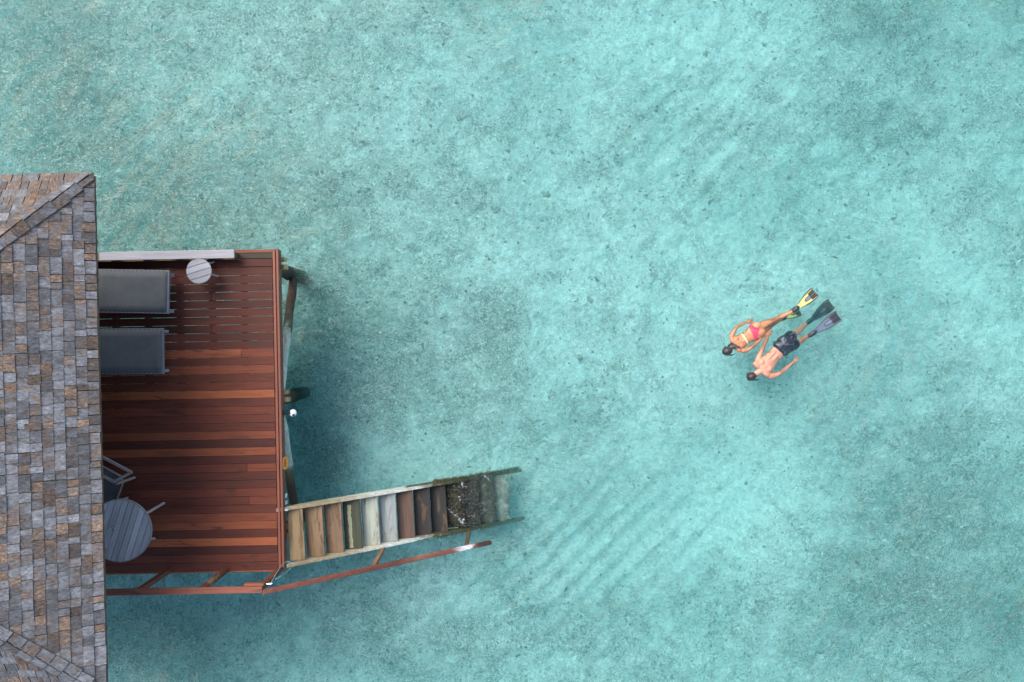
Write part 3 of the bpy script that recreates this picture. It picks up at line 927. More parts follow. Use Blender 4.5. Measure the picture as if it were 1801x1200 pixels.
# orange oval plate on the fascia
def on_fascia(xp, yp, z):
    p = fd(xp, yp, z)
    w = Matrix.Translation(deck.location) @ Matrix.Rotation(DTH, 4, 'Z') @ Vector((UE + 0.112, p.y, p.z))
    return w
pw = on_fascia(497.5, 815, 1.78)
plate = thing('edge_plate', 'round orange plate with darker marks on the outer face of the deck edge', 'plate', tuple(pw), DTH)
RY = Matrix.Rotation(math.radians(78), 4, 'Y')
m = MB(); m.lathe([(0.0, 0.0), (0.112, 0.0), (0.118, 0.008), (0.112, 0.018), (0.098, 0.018), (0.092, 0.010), (0.0, 0.010)], 32, RY)
m.build('disc', M_orange, plate, True)
m = MB()
for (yy, zz, a, b_) in ((-0.055, 0.0, .012, .03), (-0.025, 0.01, .008, .022), (0.0, -0.005, .014, .034), (0.03, 0.0, .010, .026), (0.058, 0.0, .012, .02)):
    m.box(-b_, b_, yy - a, yy + a, 0.0102, 0.0135, RY)
m.build('relief', M_orangedark, plate)
nplate = thing('edge_number', 'two small white painted characters on the fascia beside the stair top', 'number', tuple(on_fascia(498.8, 878, 1.72)), DTH)
def glyph(ch_, y, parent):
    segs = {'2': [(-.5,1),(.5,1),(.5,0),(-.5,0),(-.5,-1),(.5,-1)], '8': [(-.5,0),(-.5,1),(.5,1),(.5,-1),(-.5,-1),(-.5,0),(.5,0)]}[ch_]
    m = MB()
    for (a, b_) in zip(segs[:-1], segs[1:]):
        pa = Vector((0.0, y + a[0] * 0.05, a[1] * 0.05)); pb = Vector((0.0, y + b_[0] * 0.05, b_[1] * 0.05))
        m.bar(pa, pb, 0.008, 0.022, up=(0, 1, 0) if abs(pa.y - pb.y) < 1e-5 else (0, 0, 1), ext=0.009)
    o = m.build('character', M_white, parent)
glyph('2', -0.06, nplate); glyph('8', 0.06, nplate)

# ================================================================== RAILING ON THE SOUTH SIDE
RZT = 3.06
rail = thing('deck_railing', 'red-brown timber railing along the south side of the deck', 'railing', tuple(px(330, 1012, DZ)), DTH)
frl = fr(rail)
RAILC = (0.17, 0.052, 0.028)
r0 = frl(182, 1042.5, RZT); r1 = frl(461, 1037.5, RZT)
yr = (r0.y + r1.y) / 2
m = MB(); m.cur = RAILC
m.box(r0.x - 1.7, r1.x, yr - 0.055, yr + 0.05, RZT - DZ - 0.04, RZT - DZ, ch=0.006)
m.build('handrail', M_railwood, rail)
m = MB(); m.cur = (0.20, 0.06, 0.03)
j0 = frl(429, 1030, RZT - 0.02)
m.box(j0.x, r1.x + 0.02, yr + 0.055, yr + 0.095, RZT - DZ - 0.09, RZT - DZ - 0.012, ch=0.004)
m.build('handrail_block', M_railwood, rail)
for (xb, yb) in ((296, 1004), (398, 1003.5), (493, 1000)):
    q = frl(xb, yb + 3, DZ)
    m = MB(); m.cur = (0.12, 0.036, 0.02)
    m.box(q.x - 0.045, q.x + 0.045, yr - 0.03, yr + 0.04, -0.235, RZT - DZ - 0.042, ch=0.005)
    m.build('post', wood_post if 'wood_post' in globals() else globals().setdefault('wood_post', wood_mat('rail_post_timber', 'z', 0.45, 0.55, 26, (0.30, 0.17, 0.08), 0.1, 0.4)), rail)

# steel cable loop hung on the rail corner
c0 = px(474, 1027, 3.03)
loop = thing('cable_loop', 'thin bright steel cable loop hanging at the corner where the two handrails meet', 'cable', tuple(c0), 0)
pts = [(474, 1027, 3.02), (477, 1024, 2.98), (484, 1012, 2.85), (493, 997, 2.65), (500, 990, 2.5), (508, 988.3, 2.42), (513.5, 991, 2.4), (514.5, 994.5, 2.42),
       (511, 1000, 2.5), (503, 1007, 2.68), (494, 1013, 2.85), (486, 1018, 2.96)]
vv = [px(*p) - c0 for p in pts]
fine_ = []
for i in range(len(vv) - 1):
    p0_, p1_, p2_, p3_ = vv[max(0, i - 1)], vv[i], vv[i + 1], vv[min(len(vv) - 1, i + 2)]
    for s_ in range(5):
        t_ = s_ / 5
        fine_.append(0.5 * ((2 * p1_) + (p2_ - p0_) * t_ + (2 * p0_ - 5 * p1_ + 4 * p2_ - p3_) * t_ ** 2 + (3 * p1_ - p0_ - 3 * p2_ + p3_) * t_ ** 3))
fine_.append(vv[-1])
m = MB(); m.tube(fine_, 0.0065, 8)
m.build('cable', M_metal, loop, True)
m = MB(); m.tube([px(469.5, 1027.5, 3.08) - c0, px(478.5, 1026.5, 3.08) - c0], 0.011, 8)
m.build('clamp', M_metal, loop, True)

# ================================================================== STAIR
STH = math.radians(3.6)
sc_ = px(499.5, 946, DZ)
stair = thing('timber_stair', 'timber stair going down from the deck into the water, its lower steps weedy and submerged', 'stair', tuple(sc_), STH)
fs_ = fr(stair)
RUN, RISE = 0.303, 0.19
tc = {1: (.20, .14, .072), 2: (.175, .112, .058), 3: (.15, .095, .055), 4: (.04, .045, .027), 5: (.25, .27, .22), 6: (.21, .235, .225), 7: (.085, .052, .038),  # fourth tread: green water reflection put into its colour
      8: (.024, .02, .018), 9: (.02, .019, .017), 10: (.026, .026, .02), 11: (.036, .036, .028), 12: (.075, .078, .06), 13: (.27, .29, .25)}
M_weedtread = plain('weed_grown_timber', (1, 1, 1), 0.85)
def weed_mat():
    t = NT('weed_grown_step')
    P = t.coord()
    n = t.noise(P, 7.0, 6, 0.7, 0.8); n2 = t.noise(P, 30.0, 4, 0.6, 0.5)
    k = t.ramp(n, [(0.3, 0.45), (0.5, 0.95), (0.7, 1.7)])
    c = t.mix(1.0, t.attr(), k, 'MULTIPLY')
    c = t.mix(t.ramp(n2, [(0.5, 0.0), (0.75, 0.5)]), c, (0.12, 0.13, 0.06))
    return t.principled(c, 0.85, t.bump(t.math('ADD', n, n2), 0.9, 0.04), 0.3)
M_weed = weed_mat()
def lumpy(m, x0, x1, y0, y1, z0, z1, r, amp, nx=6, ny=14):
    top = []
    for i in range(nx + 1):
        for j in range(ny + 1):
            ex = (i in (0, nx)) or (j in (0, ny))
            top.append((x0 + (x1 - x0) * i / nx + r.uniform(-amp, amp), y0 + (y1 - y0) * j / ny + r.uniform(-amp, amp),
                        z1 - (0.03 if ex else 0) + r.uniform(-amp, amp)))
    b = len(top)
    vs2 = top + [(x, y, z0) for (x, y, z) in top]
    f2 = []
    for i in range(nx):
        for j in range(ny):
            a_ = i * (ny + 1) + j; d_ = a_ + ny + 1
            f2.append((a_, d_, d_ + 1, a_ + 1)); f2.append((b + a_, b + a_ + 1, b + d_ + 1, b + d_))
    for i in range(nx):
        for j, fl in ((0, 0), (ny, 1)):
            a_ = i * (ny + 1) + j; d_ = a_ + ny + 1
            f2.append((a_, b + a_, b + d_, d_) if not fl else (a_, d_, b + d_, b + a_))
    for j in range(ny):
        for i, fl in ((0, 1), (nx, 0)):
            a_ = i * (ny + 1) + j; d_ = a_ + 1
            f2.append((a_, b + a_, b + d_, d_) if not fl else (a_, d_, b + d_, b + a_))
    m.add(vs2, f2)
for k in range(1, 14):
    m = MB(); m.cur = tc[k]
    x0 = RUN * (k - 1) - (0.018 if k > 1 else -0.02); x1 = RUN * k - 0.004
    z1 = -RISE * k + {10: -.01, 11: .05, 12: .09, 13: .11}.get(k, 0)
    if k <= 9:
        m.box(x0, x1, -0.462, 0.462, z1 - 0.045, z1 + R.uniform(-.004, .004), ch=0.005)
        o = m.build('tread', M_treadpale if k in (5, 6) else M_tread, stair)
        if k == 4: 
            m2 = MB(); m2.cur = (0.20, 0.21, 0.13)
            rr = rnd(77); n_ = 16; L_ = []; R_ = []
            for q_ in range(n_ + 1):
                yq = -0.44 + 0.80 * q_ / n_
                xc = x0 + 0.12 + 0.004 * math.sin(q_ * 0.9)
                w_ = 0.032 + rr.uniform(-.006, .008)
                L_.append((xc - w_, yq, z1 + 0.0062)); R_.append((xc + w_, yq, z1 + 0.0062))
            vs3 = L_ + R_
            m2.add(vs3, [(q_, n_ + 1 + q_, n_ + 2 + q_, q_ + 1) for q_ in range(n_)])
            m2.build('dry_streak', M_treadpale, o)
    else:
        lumpy(m, x0 - 0.05, x1 + (0.03 if k == 13 else 0.035), -0.46, 0.46, z1 - 0.07, z1 + 0.02, rnd(100 + k), 0.026, 9, 22)
        m.build('tread', M_weed, stair, True)
for sgn in (1, -1):
    m = MB(); m.cur = (0.5, 0.5, 0.5)
    uu = [-0.10 if sgn > 0 else 0.02, 0.5, 1.0, 1.5, 2.0, 2.5, 3.0, 3.5, 3.9, 4.25]
    y0 = sgn * 0.466; y1 = sgn * 0.524
    ya, yb = min(y0, y1), max(y0, y1)
    vs4 = []
    rr = rnd(60 + sgn)
    for i_, u_ in enumerate(uu):
        zt_ = 0.045 - 0.627 * u_ + (0 if u_ < 2.2 else rr.uniform(-.02, .02)) 
        zt_ = min(zt_, 0.02)
        hgt = 0.235 if u_ < 3.9 else 0.12
        if i_ == len(uu) - 1: hgt = 0.05
        if i_ == 0: hgt = 0.07
        wob = 0 if u_ < 2.4 else rr.uniform(-.012, .012)
        vs4 += [(u_, ya + wob, zt_ - hgt), (u_, yb + wob, zt_ - hgt), (u_, yb + wob, zt_), (u_, ya + wob, zt_)]
    f4 = [(0, 3, 2, 1)]
    for i_ in range(len(uu) - 1):
        b0 = i_ * 4; b1 = b0 + 4
        f4 += [(b0, b1, b1 + 3, b0 + 3), (b0 + 1, b0 + 2, b1 + 2, b1 + 1), (b0 + 3, b1 + 3, b1 + 2, b0 + 2), (b0, b0 + 1, b1 + 1, b1)]
    b0 = (len(uu) - 1) * 4
    f4.append((b0, b0 + 1, b0 + 2, b0 + 3))
    m.add(vs4, f4)
    m.build('stringer', M_stringer, stair)
# small bolt plate on the stringer top
m = MB(); m.box(0.06, 0.11, 0.475, 0.50, 0.012, 0.03); m.tube([(0.05, 0.50, 0.02), (0.12, 0.485, -0.02)], 0.008, 8)
m.build('bolt', M_metal, stair)
# stair handrail on the south side, with its two posts
q0 = fs_(462, 1042, RZT - 0.02); q1 = fs_(866, 953.5, 0.80)
m = MB(); m.cur = (0.15, 0.05, 0.032)
SR = wood_mat('stair_rail_timber', 'x', 0.45, 0.6, 24, (0.34, 0.22, 0.14), 0.18, 0.35, bscale=3)
dirn = (q1 - q0)
segs = [0.0, 0.30, 0.62, 0.80]
def railpt(t): return q0 + dirn * t
m.bar(railpt(0.0), railpt(0.985), 0.082, 0.045, ch=0.008)
def stair_rail_mat():
    t = NT('worn_stair_rail')
    P = t.coord()
    x = t.sep(P)[0]
    al = t.math('DIVIDE', t.math('SUBTRACT', x, q0.x), dirn.x)
    g1 = t.noise(t.mapping(P, (0.06, 1, 1)), 26, 5, 0.6, 0.4)
    n = t.noise(t.mapping(P, (0.5, 1, 1)), 9, 5, 0.7, 0.5)
    f = t.math('ADD', al, t.math('MULTIPLY', t.math('SUBTRACT', n, 0.5), 0.16))
    base = t.ramp(f, [(0.0, (0.17, 0.065, 0.042)), (0.25, (0.15, 0.048, 0.03)), (0.55, (0.105, 0.034, 0.026)), (0.66, (0.19, 0.085, 0.05)), (0.80, (0.16, 0.05, 0.035)),
                      (0.845, (0.42, 0.38, 0.36)), (0.88, (0.60, 0.59, 0.60)), (0.905, (0.20, 0.09, 0.06)), (0.94, (0.06, 0.028, 0.022)), (1.0, (0.05, 0.025, 0.02))])
    c = t.mix(1.0, base, t.ramp(g1, [(0.3, 0.6), (0.5, 1.0), (0.75, 1.35)]), 'MULTIPLY')
    return t.principled(c, 0.65, t.bump(g1, 0.35, 0.01), 0.3)
SR = stair_rail_mat()
hr = m.build('handrail', SR, stair)
endM = Matrix.Translation(railpt(0.985)) @ Matrix.Rotation(math.atan2(dirn.y, dirn.x), 4, 'Z') @ Matrix.Rotation(-math.atan2(dirn.z, math.hypot(dirn.x, dirn.y)), 4, 'Y')
m = MB()
arc = [(math.cos(a_) * 0.041, math.sin(a_) * 0.041) for a_ in [(-math.pi / 2 + math.pi * i / 10) for i in range(11)]]
m.prism(arc, -0.0225, 0.0225, endM)
m.build('rail_end', SR, hr)
for (xb, yb, zb, t_) in ((668, 966, 0.86, 0.44), (815, 939, -0.05, 0.868)):
    pb = fs_(xb, yb, zb); pt = railpt(t_)
    pb = Vector((pt.x, -0.54, pb.z))
    m = MB(); m.cur = (0.19, 0.09, 0.045) if t_ < .6 else (0.10, 0.06, 0.035)
    m.bar(pb + Vector((0, 0, -0.15)), Vector((pt.x, pt.y + 0.0, pt.z - 0.03)), 0.07, 0.07, up=(1, 0, 0), ch=0.004)
    m.build('post', wood_post, stair)

# weed on the lower stringers, and the foam round the submerged steps
m = MB(); rr = rnd(90)
for k in range(3200):
    u_ = rr.uniform(2.0, 4.2); sg = 1 if rr.random() < 0.72 else -1
    zt_ = 0.045 - 0.627 * u_ - rr.uniform(0.0, 0.16)
    if u_ > 2.75 and rr.random() < .5:
        u_ = min(u_, 3.90 - rr.uniform(0, .1))
        base_ = Vector((u_, rr.uniform(-.45, .45), -RISE * (int(u_ / RUN) + 1) + 0.05))
        d_ = Vector((rr.uniform(-1, 1), rr.uniform(-1, 1), rr.uniform(0, .5))).normalized()
    else:
        base_ = Vector((u_, sg * 0.51, zt_))
        d_ = Vector((rr.uniform(-.5, .6), sg * rr.uniform(.5, 1), rr.uniform(-.1, .5))).normalized()
    L_ = rr.uniform(0.02, 0.10) * (1.0 if u_ > 2.5 else 0.5)
    w_ = Vector((-d_.y, d_.x, 0)).normalized() * rr.uniform(.003, .008)
    m.cur = rr.choice([(0.06, 0.07, 0.03), (0.085, 0.08, 0.035), (0.04, 0.045, 0.025), (0.09, 0.07, 0.04)])
    mid_ = base_ + d_ * L_ * .6 + Vector((rr.uniform(-.01, .01), rr.uniform(-.01, .01), 0))
    m.add([base_ - w_, base_ + w_, mid_ + w_ * .7, base_ + d_ * L_, mid_ - w_ * .7], [(0, 1, 2, 3, 4)])
o = m.build('weed', M_weed, stair); o['kind'] = 'stuff'

def foam_mat():
    t = NT('sea_foam')
    n = t.noise(t.coord(), 60, 4, 0.6)
    return t.principled(t.ramp(n, [(0.3, (0.15, 0.18, 0.185)), (0.6, (0.32, 0.35, 0.36))]), 0.5, t.bump(n, .5, .01), 0.4)
M_foam = foam_mat()
m = MB(); rr = rnd(91)
def blob(p, r_, st=1.0, an=0.0):
    n_ = 9; ring = []
    for k in range(n_):
        a_ = 2 * math.pi * k / n_; q_ = r_ * rr.uniform(.5, 1.3)
        x_, y_ = math.cos(a_) * q_ * st, math.sin(a_) * q_ / st
        ring.append((p.x + x_ * math.cos(an) - y_ * math.sin(an), p.y + x_ * math.sin(an) + y_ * math.cos(an), p.z))
    m.add(ring + [(p.x, p.y, p.z + 0.006)], [(k, (k + 1) % n_, n_) for k in range(n_)])
paths = [([(792, 898), (800, 905), (808, 912), (812, 918), (816, 914)], 0.035), ([(806, 874), (810, 880)], 0.03), ([(812, 851), (814, 856)], 0.03),
         ([(798, 930), (803, 936)], .02), ([(854, 838), (860, 846)], .025), ([(784, 890), (790, 898)], .018)]
for pth, r_ in paths:
    for i_ in range(len(pth) - 1):
        for s_ in range(4):
            x_ = pth[i_][0] + (pth[i_ + 1][0] - pth[i_][0]) * s_ / 4 + rr.uniform(-1.5, 1.5); y_ = pth[i_][1] + (pth[i_ + 1][1] - pth[i_][1]) * s_ / 4 + rr.uniform(-1.5, 1.5)
            blob(px(x_, y_, 0.03), r_ * rr.uniform(.3, .8), rr.uniform(1, 1.8), rr.uniform(0, 3))
for _ in range(60):
    x_ = rr.gauss(828, 28); y_ = rr.gauss(890, 32)
    if 770 < x_ < 905 and 832 < y_ < 960: blob(px(x_, y_, 0.03), rr.uniform(.003, .010), 1.3, rr.uniform(0, 3))
o = m.build('sea_foam', M_foam); tag(o, 'white flecks of foam on the water over the submerged steps', 'foam', kind='stuff')

# ================================================================== FURNITURE
def lounger(xr, yt, yb, ang, label):
    zt = 0.34
    cR = px(xr, (yt + yb) / 2, DZ + zt)
    W = (yb - yt) * (H - DZ - zt) / F
    L = 1.95
    t = thing('sun_lounger', label, 'sun lounger', (cR.x, cR.y, DZ + 0.002), math.radians(ang))
    fc = (0.15, 0.155, 0.165)
    m = MB(); m.cur = fc
    for s in (1, -1):
        m.box(-L, -0.0, s * (W / 2 - 0.02) - 0.02, s * (W / 2 - 0.02) + 0.02, zt - 0.05, zt - 0.002, ch=0.004)
    m.box(-0.035, 0.0, -W / 2 + 0.041, W / 2 - 0.041, zt - 0.048, zt - 0.002, ch=0.004)
    m.box(-L, -L + 0.035, -W / 2 + 0.041, W / 2 - 0.041, zt - 0.048, zt - 0.002)
    m.build('frame', M_frame, t)
    m = MB()
    nx_, ny_ = 14, 6
    vs5 = []
    for i in range(nx_ + 1):
        for j in range(ny_ + 1):
            x_ = -L * 0.62 + (L * 0.62 - 0.03) * i / nx_
            y_ = (-W / 2 + 0.025) + (W - 0.05) * j / ny_
            sag = 0.022 * (1 - (2 * j / ny_ - 1) ** 2) * math.sin(math.pi * min(1, max(0, i / nx_)))
            vs5.append((x_, y_, zt + 0.006 - sag))
    m.add(vs5, [(i * (ny_ + 1) + j, (i + 1) * (ny_ + 1) + j, (i + 1) * (ny_ + 1) + j + 1, i * (ny_ + 1) + j + 1) for i in range(nx_) for j in range(ny_)])
    so = m.build('seat', M_sling, t, True)
    sol = so.modifiers.new('th', 'SOLIDIFY'); sol.thickness = 0.008
    m = MB(); m.cur = fc                                  # the back rest, raised a little under the eaves
    A = Matrix.Translation((-L * 0.63, 0, zt)) @ Matrix.Rotation(math.radians(14), 4, 'Y')
    m.box(-L * 0.36, 0, -W / 2 + 0.03, W / 2 - 0.03, 0.0, 0.012, A)
    m.build('backrest', M_sling, t)
    for (x_, y_) in ((-0.16, W / 2 - 0.05), (-0.16, -W / 2 + 0.05), (-L + 0.2, W / 2 - 0.05), (-L + 0.2, -W / 2 + 0.05)):
        m = MB(); m.cur = (0.24, 0.23, 0.22)
        sx = 0.09 if x_ > -1 else 0.0
        m.bar((x_, y_, zt - 0.052), (x_ + sx, y_, 0.0), 0.05, 0.045, up=(1, 0, 0))
        m.build('leg', M_frame, t)
    # lacing of the sling along the side
    m = MB()
    for k in range(16):
        x_ = -0.1 - k * 0.075
        for s in (1, -1):
            m.box(x_ - 0.012, x_ + 0.012, s * (W / 2 - 0.02) - 0.008, s * (W / 2 - 0.02) + 0.008, zt - 0.0015, zt + 0.002)
    m.build('lacing', M_black, t)
    return t
lounger(297, 475.5, 552, -1.0, 'northern of the two grey mesh sun loungers, beside the small round table')
lounger(287.5, 577.5, 658, 0.4, 'southern of the two grey mesh sun loungers, half under the roof edge')

def slat_top(parent, rad, zt, nsl, ang, col_, gap=0.006, th=0.022, name='slat'):
    A = Matrix.Rotation(ang, 4, 'Z')
    w = 2 * rad / nsl
    rr = rnd(int(rad * 1000))
    for k in range(nsl):
        y0 = -rad + k * w + gap / 2; y1 = y0 + w - gap
        n_ = 10
        up, dn = [], []
        ys_ = [y0 + (y1 - y0) * i / n_ for i in range(n_ + 1)]
        right = [(math.sqrt(max(0, rad * rad - y * y)), y) for y in ys_]
        left = [(-x, y) for x, y in right][::-1]
        poly = right + left
        m = MB(); f_ = rr.uniform(.82, 1.18); m.cur = tuple(c * f_ for c in col_)
        z_ = zt + rr.uniform(-.0015, .0015)
        m.prism(poly, z_ - th, z_)
        o = m.build(name, M_tabletop, parent)
        o.rotation_euler.z = ang

# small side table
cS = px(349.8, 477, DZ + 0.45)
st = thing('side_table', 'small round grey slatted side table near the grey capped edge board', 'side table', (cS.x, cS.y, DZ + 0.003), 0)
slat_top(st, 0.213, 0.45, 4, math.radians(17), (0.29, 0.285, 0.30), 0.009)
for k, (fx, fy) in enumerate(((376.5, 460.5), (384, 486), (345, 505), (330, 462))):
    foot = px(fx, fy, DZ + 0.003) - Vector(st.location)
    if k > 1: foot = Vector((-0.16, (-0.14 if k == 2 else 0.14), 0))
    tp = foot * 0.45; tp.z = 0.425
    m = MB(); m.cur = (0.30, 0.26, 0.25)
    m.tube([foot, tp], [0.018, 0.022], 10)
    m.build('leg', M_frame, st, True)
m = MB(); m.cur = (0.3, 0.28, 0.27); m.lathe([(0.0, 0.405), (0.15, 0.405), (0.15, 0.427), (0.0, 0.427)], 24)
m.build('apron', M_frame, st)

# dining table
cT = px(210.5, 933.5, DZ + 0.75)
dt = thing('dining_table', 'large round grey slatted table partly hidden by the roof edge', 'table', (cT.x, cT.y, DZ + 0.003), 0)
slat_top(dt, 0.512, 0.75, 10, math.radians(73), (0.36, 0.355, 0.365), 0.009, 0.028)
m = MB(); m.cur = (0.22, 0.21, 0.22); 
m.lathe([(0.515, 0.70), (0.525, 0.70), (0.525, 0.748), (0.515, 0.748), (0.515, 0.70)], 64)
m.build('edge_band', M_frame, dt, True)
m = MB(); m.cur = (0.3, 0.28, 0.27); m.lathe([(0.0, 0.66), (0.30, 0.66), (0.30, 0.715), (0.0, 0.715)], 32)
m.build('apron', M_frame, dt)
for a_ in (36.5, 128, 218, 308):
    a_ = math.radians(a_)
    rf = 0.40
    foot = Vector((math.cos(a_) * rf, math.sin(a_) * rf, 0)); tp = Vector((math.cos(a_) * 0.22, math.sin(a_) * 0.22, 0.69))
    if abs(a_ - math.radians(36.5)) < .01: foot = px(288.5, 885, DZ + .003) - Vector(dt.location)
    m = MB(); m.cur = (0.28, 0.25, 0.24)
    m.tube([foot, tp], [0.022, 0.027], 10)
    m.build('leg', M_frame, dt, True)
gp = px(200, 927.5, DZ + 0.76)
g = thing('drinking_glass', 'small clear glass standing on the large round table', 'glass', (gp.x, gp.y, DZ + 0.753), 0)
tgl = NT('clear_glass')
M_clear = tgl.principled((0.85, 0.92, 0.93), 0.05, None, 0.5, 0.0, Transmission_Weight=0.85)
m = MB(); m.lathe([(0.0, 0.0), (0.03, 0.0), (0.036, 0.09), (0.033, 0.09), (0.028, 0.006), (0.0, 0.006)], 20)
m.build('tumbler', M_clear, g, True)

# armchair
pc = px(185, 840, DZ)
ch_ = thing('armchair', 'wooden armchair with a grey sling seat, drawn up north of the large round table', 'chair', (pc.x, pc.y, DZ + 0.003), 0)
def cl(x, y, z): return px(x, y, DZ + z) - Vector(ch_.location)
FC = (0.24, 0.20, 0.185)
m = MB(); m.cur = FC
A_, B_, C_, D_ = cl(150, 788, .66), cl(231, 831, .66), cl(200.5, 847.5, .66), cl(150, 821.5, .66)
m.bar(A_, B_, 0.045, 0.03, ch=.004); m.bar(B_, C_, 0.045, 0.03, ch=.004, ext=.012); m.bar(C_, D_, 0.045, 0.03, ch=.004)
m.bar(cl(150, 804, .655), cl(215, 839, .655), 0.028, 0.02, ch=.003)
m.build('arm_frame', M_frame, ch_)
m = MB(); m.bar(cl(150, 812.5, .645), cl(207, 843, .645), 0.13, 0.008)
m.build('arm_sling', M_sling, ch_)
m = MB()
q_ = [cl(140, 830, .42), cl(217, 846, .42), cl(203, 884, .40), cl(140, 884, .40)]
m.add([v for v in q_] + [v - Vector((0, 0, .015)) for v in q_], [(3, 2, 1, 0), (4, 5, 6, 7), (0, 1, 5, 4), (1, 2, 6, 5), (2, 3, 7, 6), (3, 0, 4, 7)])
m.build('seat', M_sling, ch_)
m = MB(); m.cur = FC
m.bar(cl(217.5, 846, .42), cl(203, 886, .40), 0.02, 0.03)
m.bar(cl(140, 829, .42), cl(217, 845, .42), 0.02, 0.03)
m.build('seat_frame', M_frame, ch_)
for (x_, y_) in ((217, 847), (204, 884), (150, 830), (150, 884)):
    m = MB(); m.cur = FC
    b_ = cl(x_, y_, .41); m.bar((b_.x, b_.y, 0), (b_.x, b_.y, 0.40 if y_ > 850 else 0.64), 0.035, 0.035, up=(1, 0, 0))
    m.build('leg', M_frame, ch_)
# second chair, almost wholly under the roof
pc = px(150, 990, DZ)
c2 = thing('armchair', 'wooden chair south-west of the large round table, only a leg tip showing past the roof', 'chair', (pc.x, pc.y, DZ + 0.003), 0)
def cl2(x, y, z): return px(x, y, DZ + z) - Vector(c2.location)
m = MB(); m.box(-0.25, 0.15, -0.05, 0.40, 0.39, 0.41); m.build('seat', M_sling, c2)
for (a_, b_) in (((181, 986), (160, 1000)), ((176, 950), (160, 962)), ((120, 985), (128, 998)), ((120, 950), (128, 962))):
    m = MB(); m.cur = FC
    m.bar(cl2(*a_, 0.0), cl2(*b_, 0.40), 0.035, 0.035, up=(0, 1, 0)); m.build('leg', M_frame, c2)

# ================================================================== SNORKELLERS
from mathutils.bvhtree import BVHTree
def ellipsoid(m, c, rad, d=(1, 0, 0), up=(0, 0, 1), n=20, k=12):
    d = Vector(d).normalized(); u = Vector(up); s = u.cross(d).normalized(); u = d.cross(s)
    vs = []; fs = []
    for i in range(1, k):
        th = math.pi * i / k
        for j in range(n):
            ph = 2 * math.pi * j / n
            p = d * (rad[0] * math.cos(th)) + s * (rad[1] * math.sin(th) * math.cos(ph)) + u * (rad[2] * math.sin(th) * math.sin(ph))
            vs.append(Vector(c) + p)
    a = len(vs); vs.append(Vector(c) + d * rad[0]); vs.append(Vector(c) - d * rad[0])
    for i in range(k - 2):
        for j in range(n):
            j2 = (j + 1) % n
            fs.append((i * n + j, (i + 1) * n + j, (i + 1) * n + j2, i * n + j2))
    for j in range(n):
        j2 = (j + 1) % n
        fs.append((a, j, j2)); fs.append(((k - 2) * n + j, a + 1, (k - 2) * n + j2))
    m.add(vs, fs)
def capsule(m, pts, rs, n=14):
    """tapered limb through the points, with ball joints"""
    for i in range(len(pts) - 1):
        m.tube([pts[i], pts[i + 1]], [rs[i], rs[i + 1]], n)
    for p, r in zip(pts, rs):
        ellipsoid(m, p, (r, r, r), n=12, k=8)
def remeshed(m, voxel, smooth=6, name='tmp'):
    me = m.mesh(name)
    bm = bmesh.new(); bm.from_mesh(me)
    bmesh.ops.recalc_face_normals(bm, faces=bm.faces); bm.to_mesh(me); bm.free()
    o = bpy.data.objects.new(name, me); col.objects.link(o)
    r = o.modifiers.new('r', 'REMESH'); r.mode = 'VOXEL'; r.voxel_size = voxel; r.use_smooth_shade = True
    s = o.modifiers.new('s', 'SMOOTH'); s.iterations = smooth; s.factor = 0.5
    dg = bpy.context.evaluated_depsgraph_get()
    out = bpy.data.meshes.new_from_object(o.evaluated_get(dg))
    bpy.data.objects.remove(o)
    out.polygons.foreach_set('use_smooth', [True] * len(out.polygons))
    return out
def hand(m, wrist, dirv, side, palm_up=(0, 0, 1), curl=0.25, thumb=1):
    d = Vector(dirv).normalized(); u = Vector(palm_up); s = u.cross(d).normalized() * side; u = Vector(palm_up)
    w = Vector(wrist)
    ellipsoid(m, w + d * 0.045, (0.055, 0.040, 0.017), d, u)
    for k, (off, L) in enumerate(((-0.030, .062), (-0.010, .075), (0.010, .080), (0.030, .070))):
        b = w + d * 0.078 + s * off
        f1 = b + d * (L * .45) + s * off * .25 - u * (L * .1 * curl * 2)
        f2 = f1 + d * (L * .32) - u * (L * .32 * curl * 1.5)
        f3 = f2 + d * (L * .25) - u * (L * .3 * curl * 2)
        capsule(m, [b - d * .02, b, f1, f2, f3], [.009, .0092, .0085, .008, .0068], 8)
    t0 = w + d * .02 + s * .030 * thumb
    t1 = t0 + d * .03 + s * .028 * thumb - u * .005
    t2 = t1 + d * .026 + s * .010 * thumb - u * .006
    capsule(m, [t0, t1, t2], [.012, .0105, .0085], 8)

def skin_mat(name, c1, c2):
    t = NT(name)
    P = t.coord()
    n = t.noise(P, 5.0, 4, 0.6, 0.3); n2 = t.noise(P, 40.0, 3, 0.5)
    c = t.ramp(n, [(0.3, c1), (0.7, c2)])
    c = t.mix(t.ramp(n2, [(0.4, 0.0), (0.8, 0.25)]), c, tuple(x * .8 for x in c1))
    return t.principled(c, 0.45, t.bump(n2, 0.15, 0.006), 0.4, Subsurface_Weight=0.12, Subsurface_Scale=0.02)
M_skinW = skin_mat('tanned_skin', (0.38, 0.150, 0.07), (0.52, 0.245, 0.13))
M_skinM = skin_mat('fair_skin', (0.40, 0.17, 0.10), (0.54, 0.30, 0.205))
def hair_mat(name, c):
    t = NT(name)
    n = t.noise(t.mapping(t.coord(), (1, 1, 1)), 60, 3, 0.6, 0.5)
    return t.principled(t.ramp(n, [(0.35, tuple(x * .6 for x in c)), (0.7, tuple(x * 1.8 for x in c))]), 0.45, t.bump(n, .5, .004), 0.5)
M_hairW = hair_mat('wet_dark_hair', (0.028, 0.020, 0.018))
M_hairM = hair_mat('short_brown_hair', (0.026, 0.015, 0.013))
M_pink = plain('pink_swim_fabric', (0.60, 0.04, 0.09), 0.5, var=0.12, scale=20)
M_cream = plain('cream_yellow_ties', (0.68, 0.58, 0.32), 0.6, var=0.2, scale=30)
M_navy = None
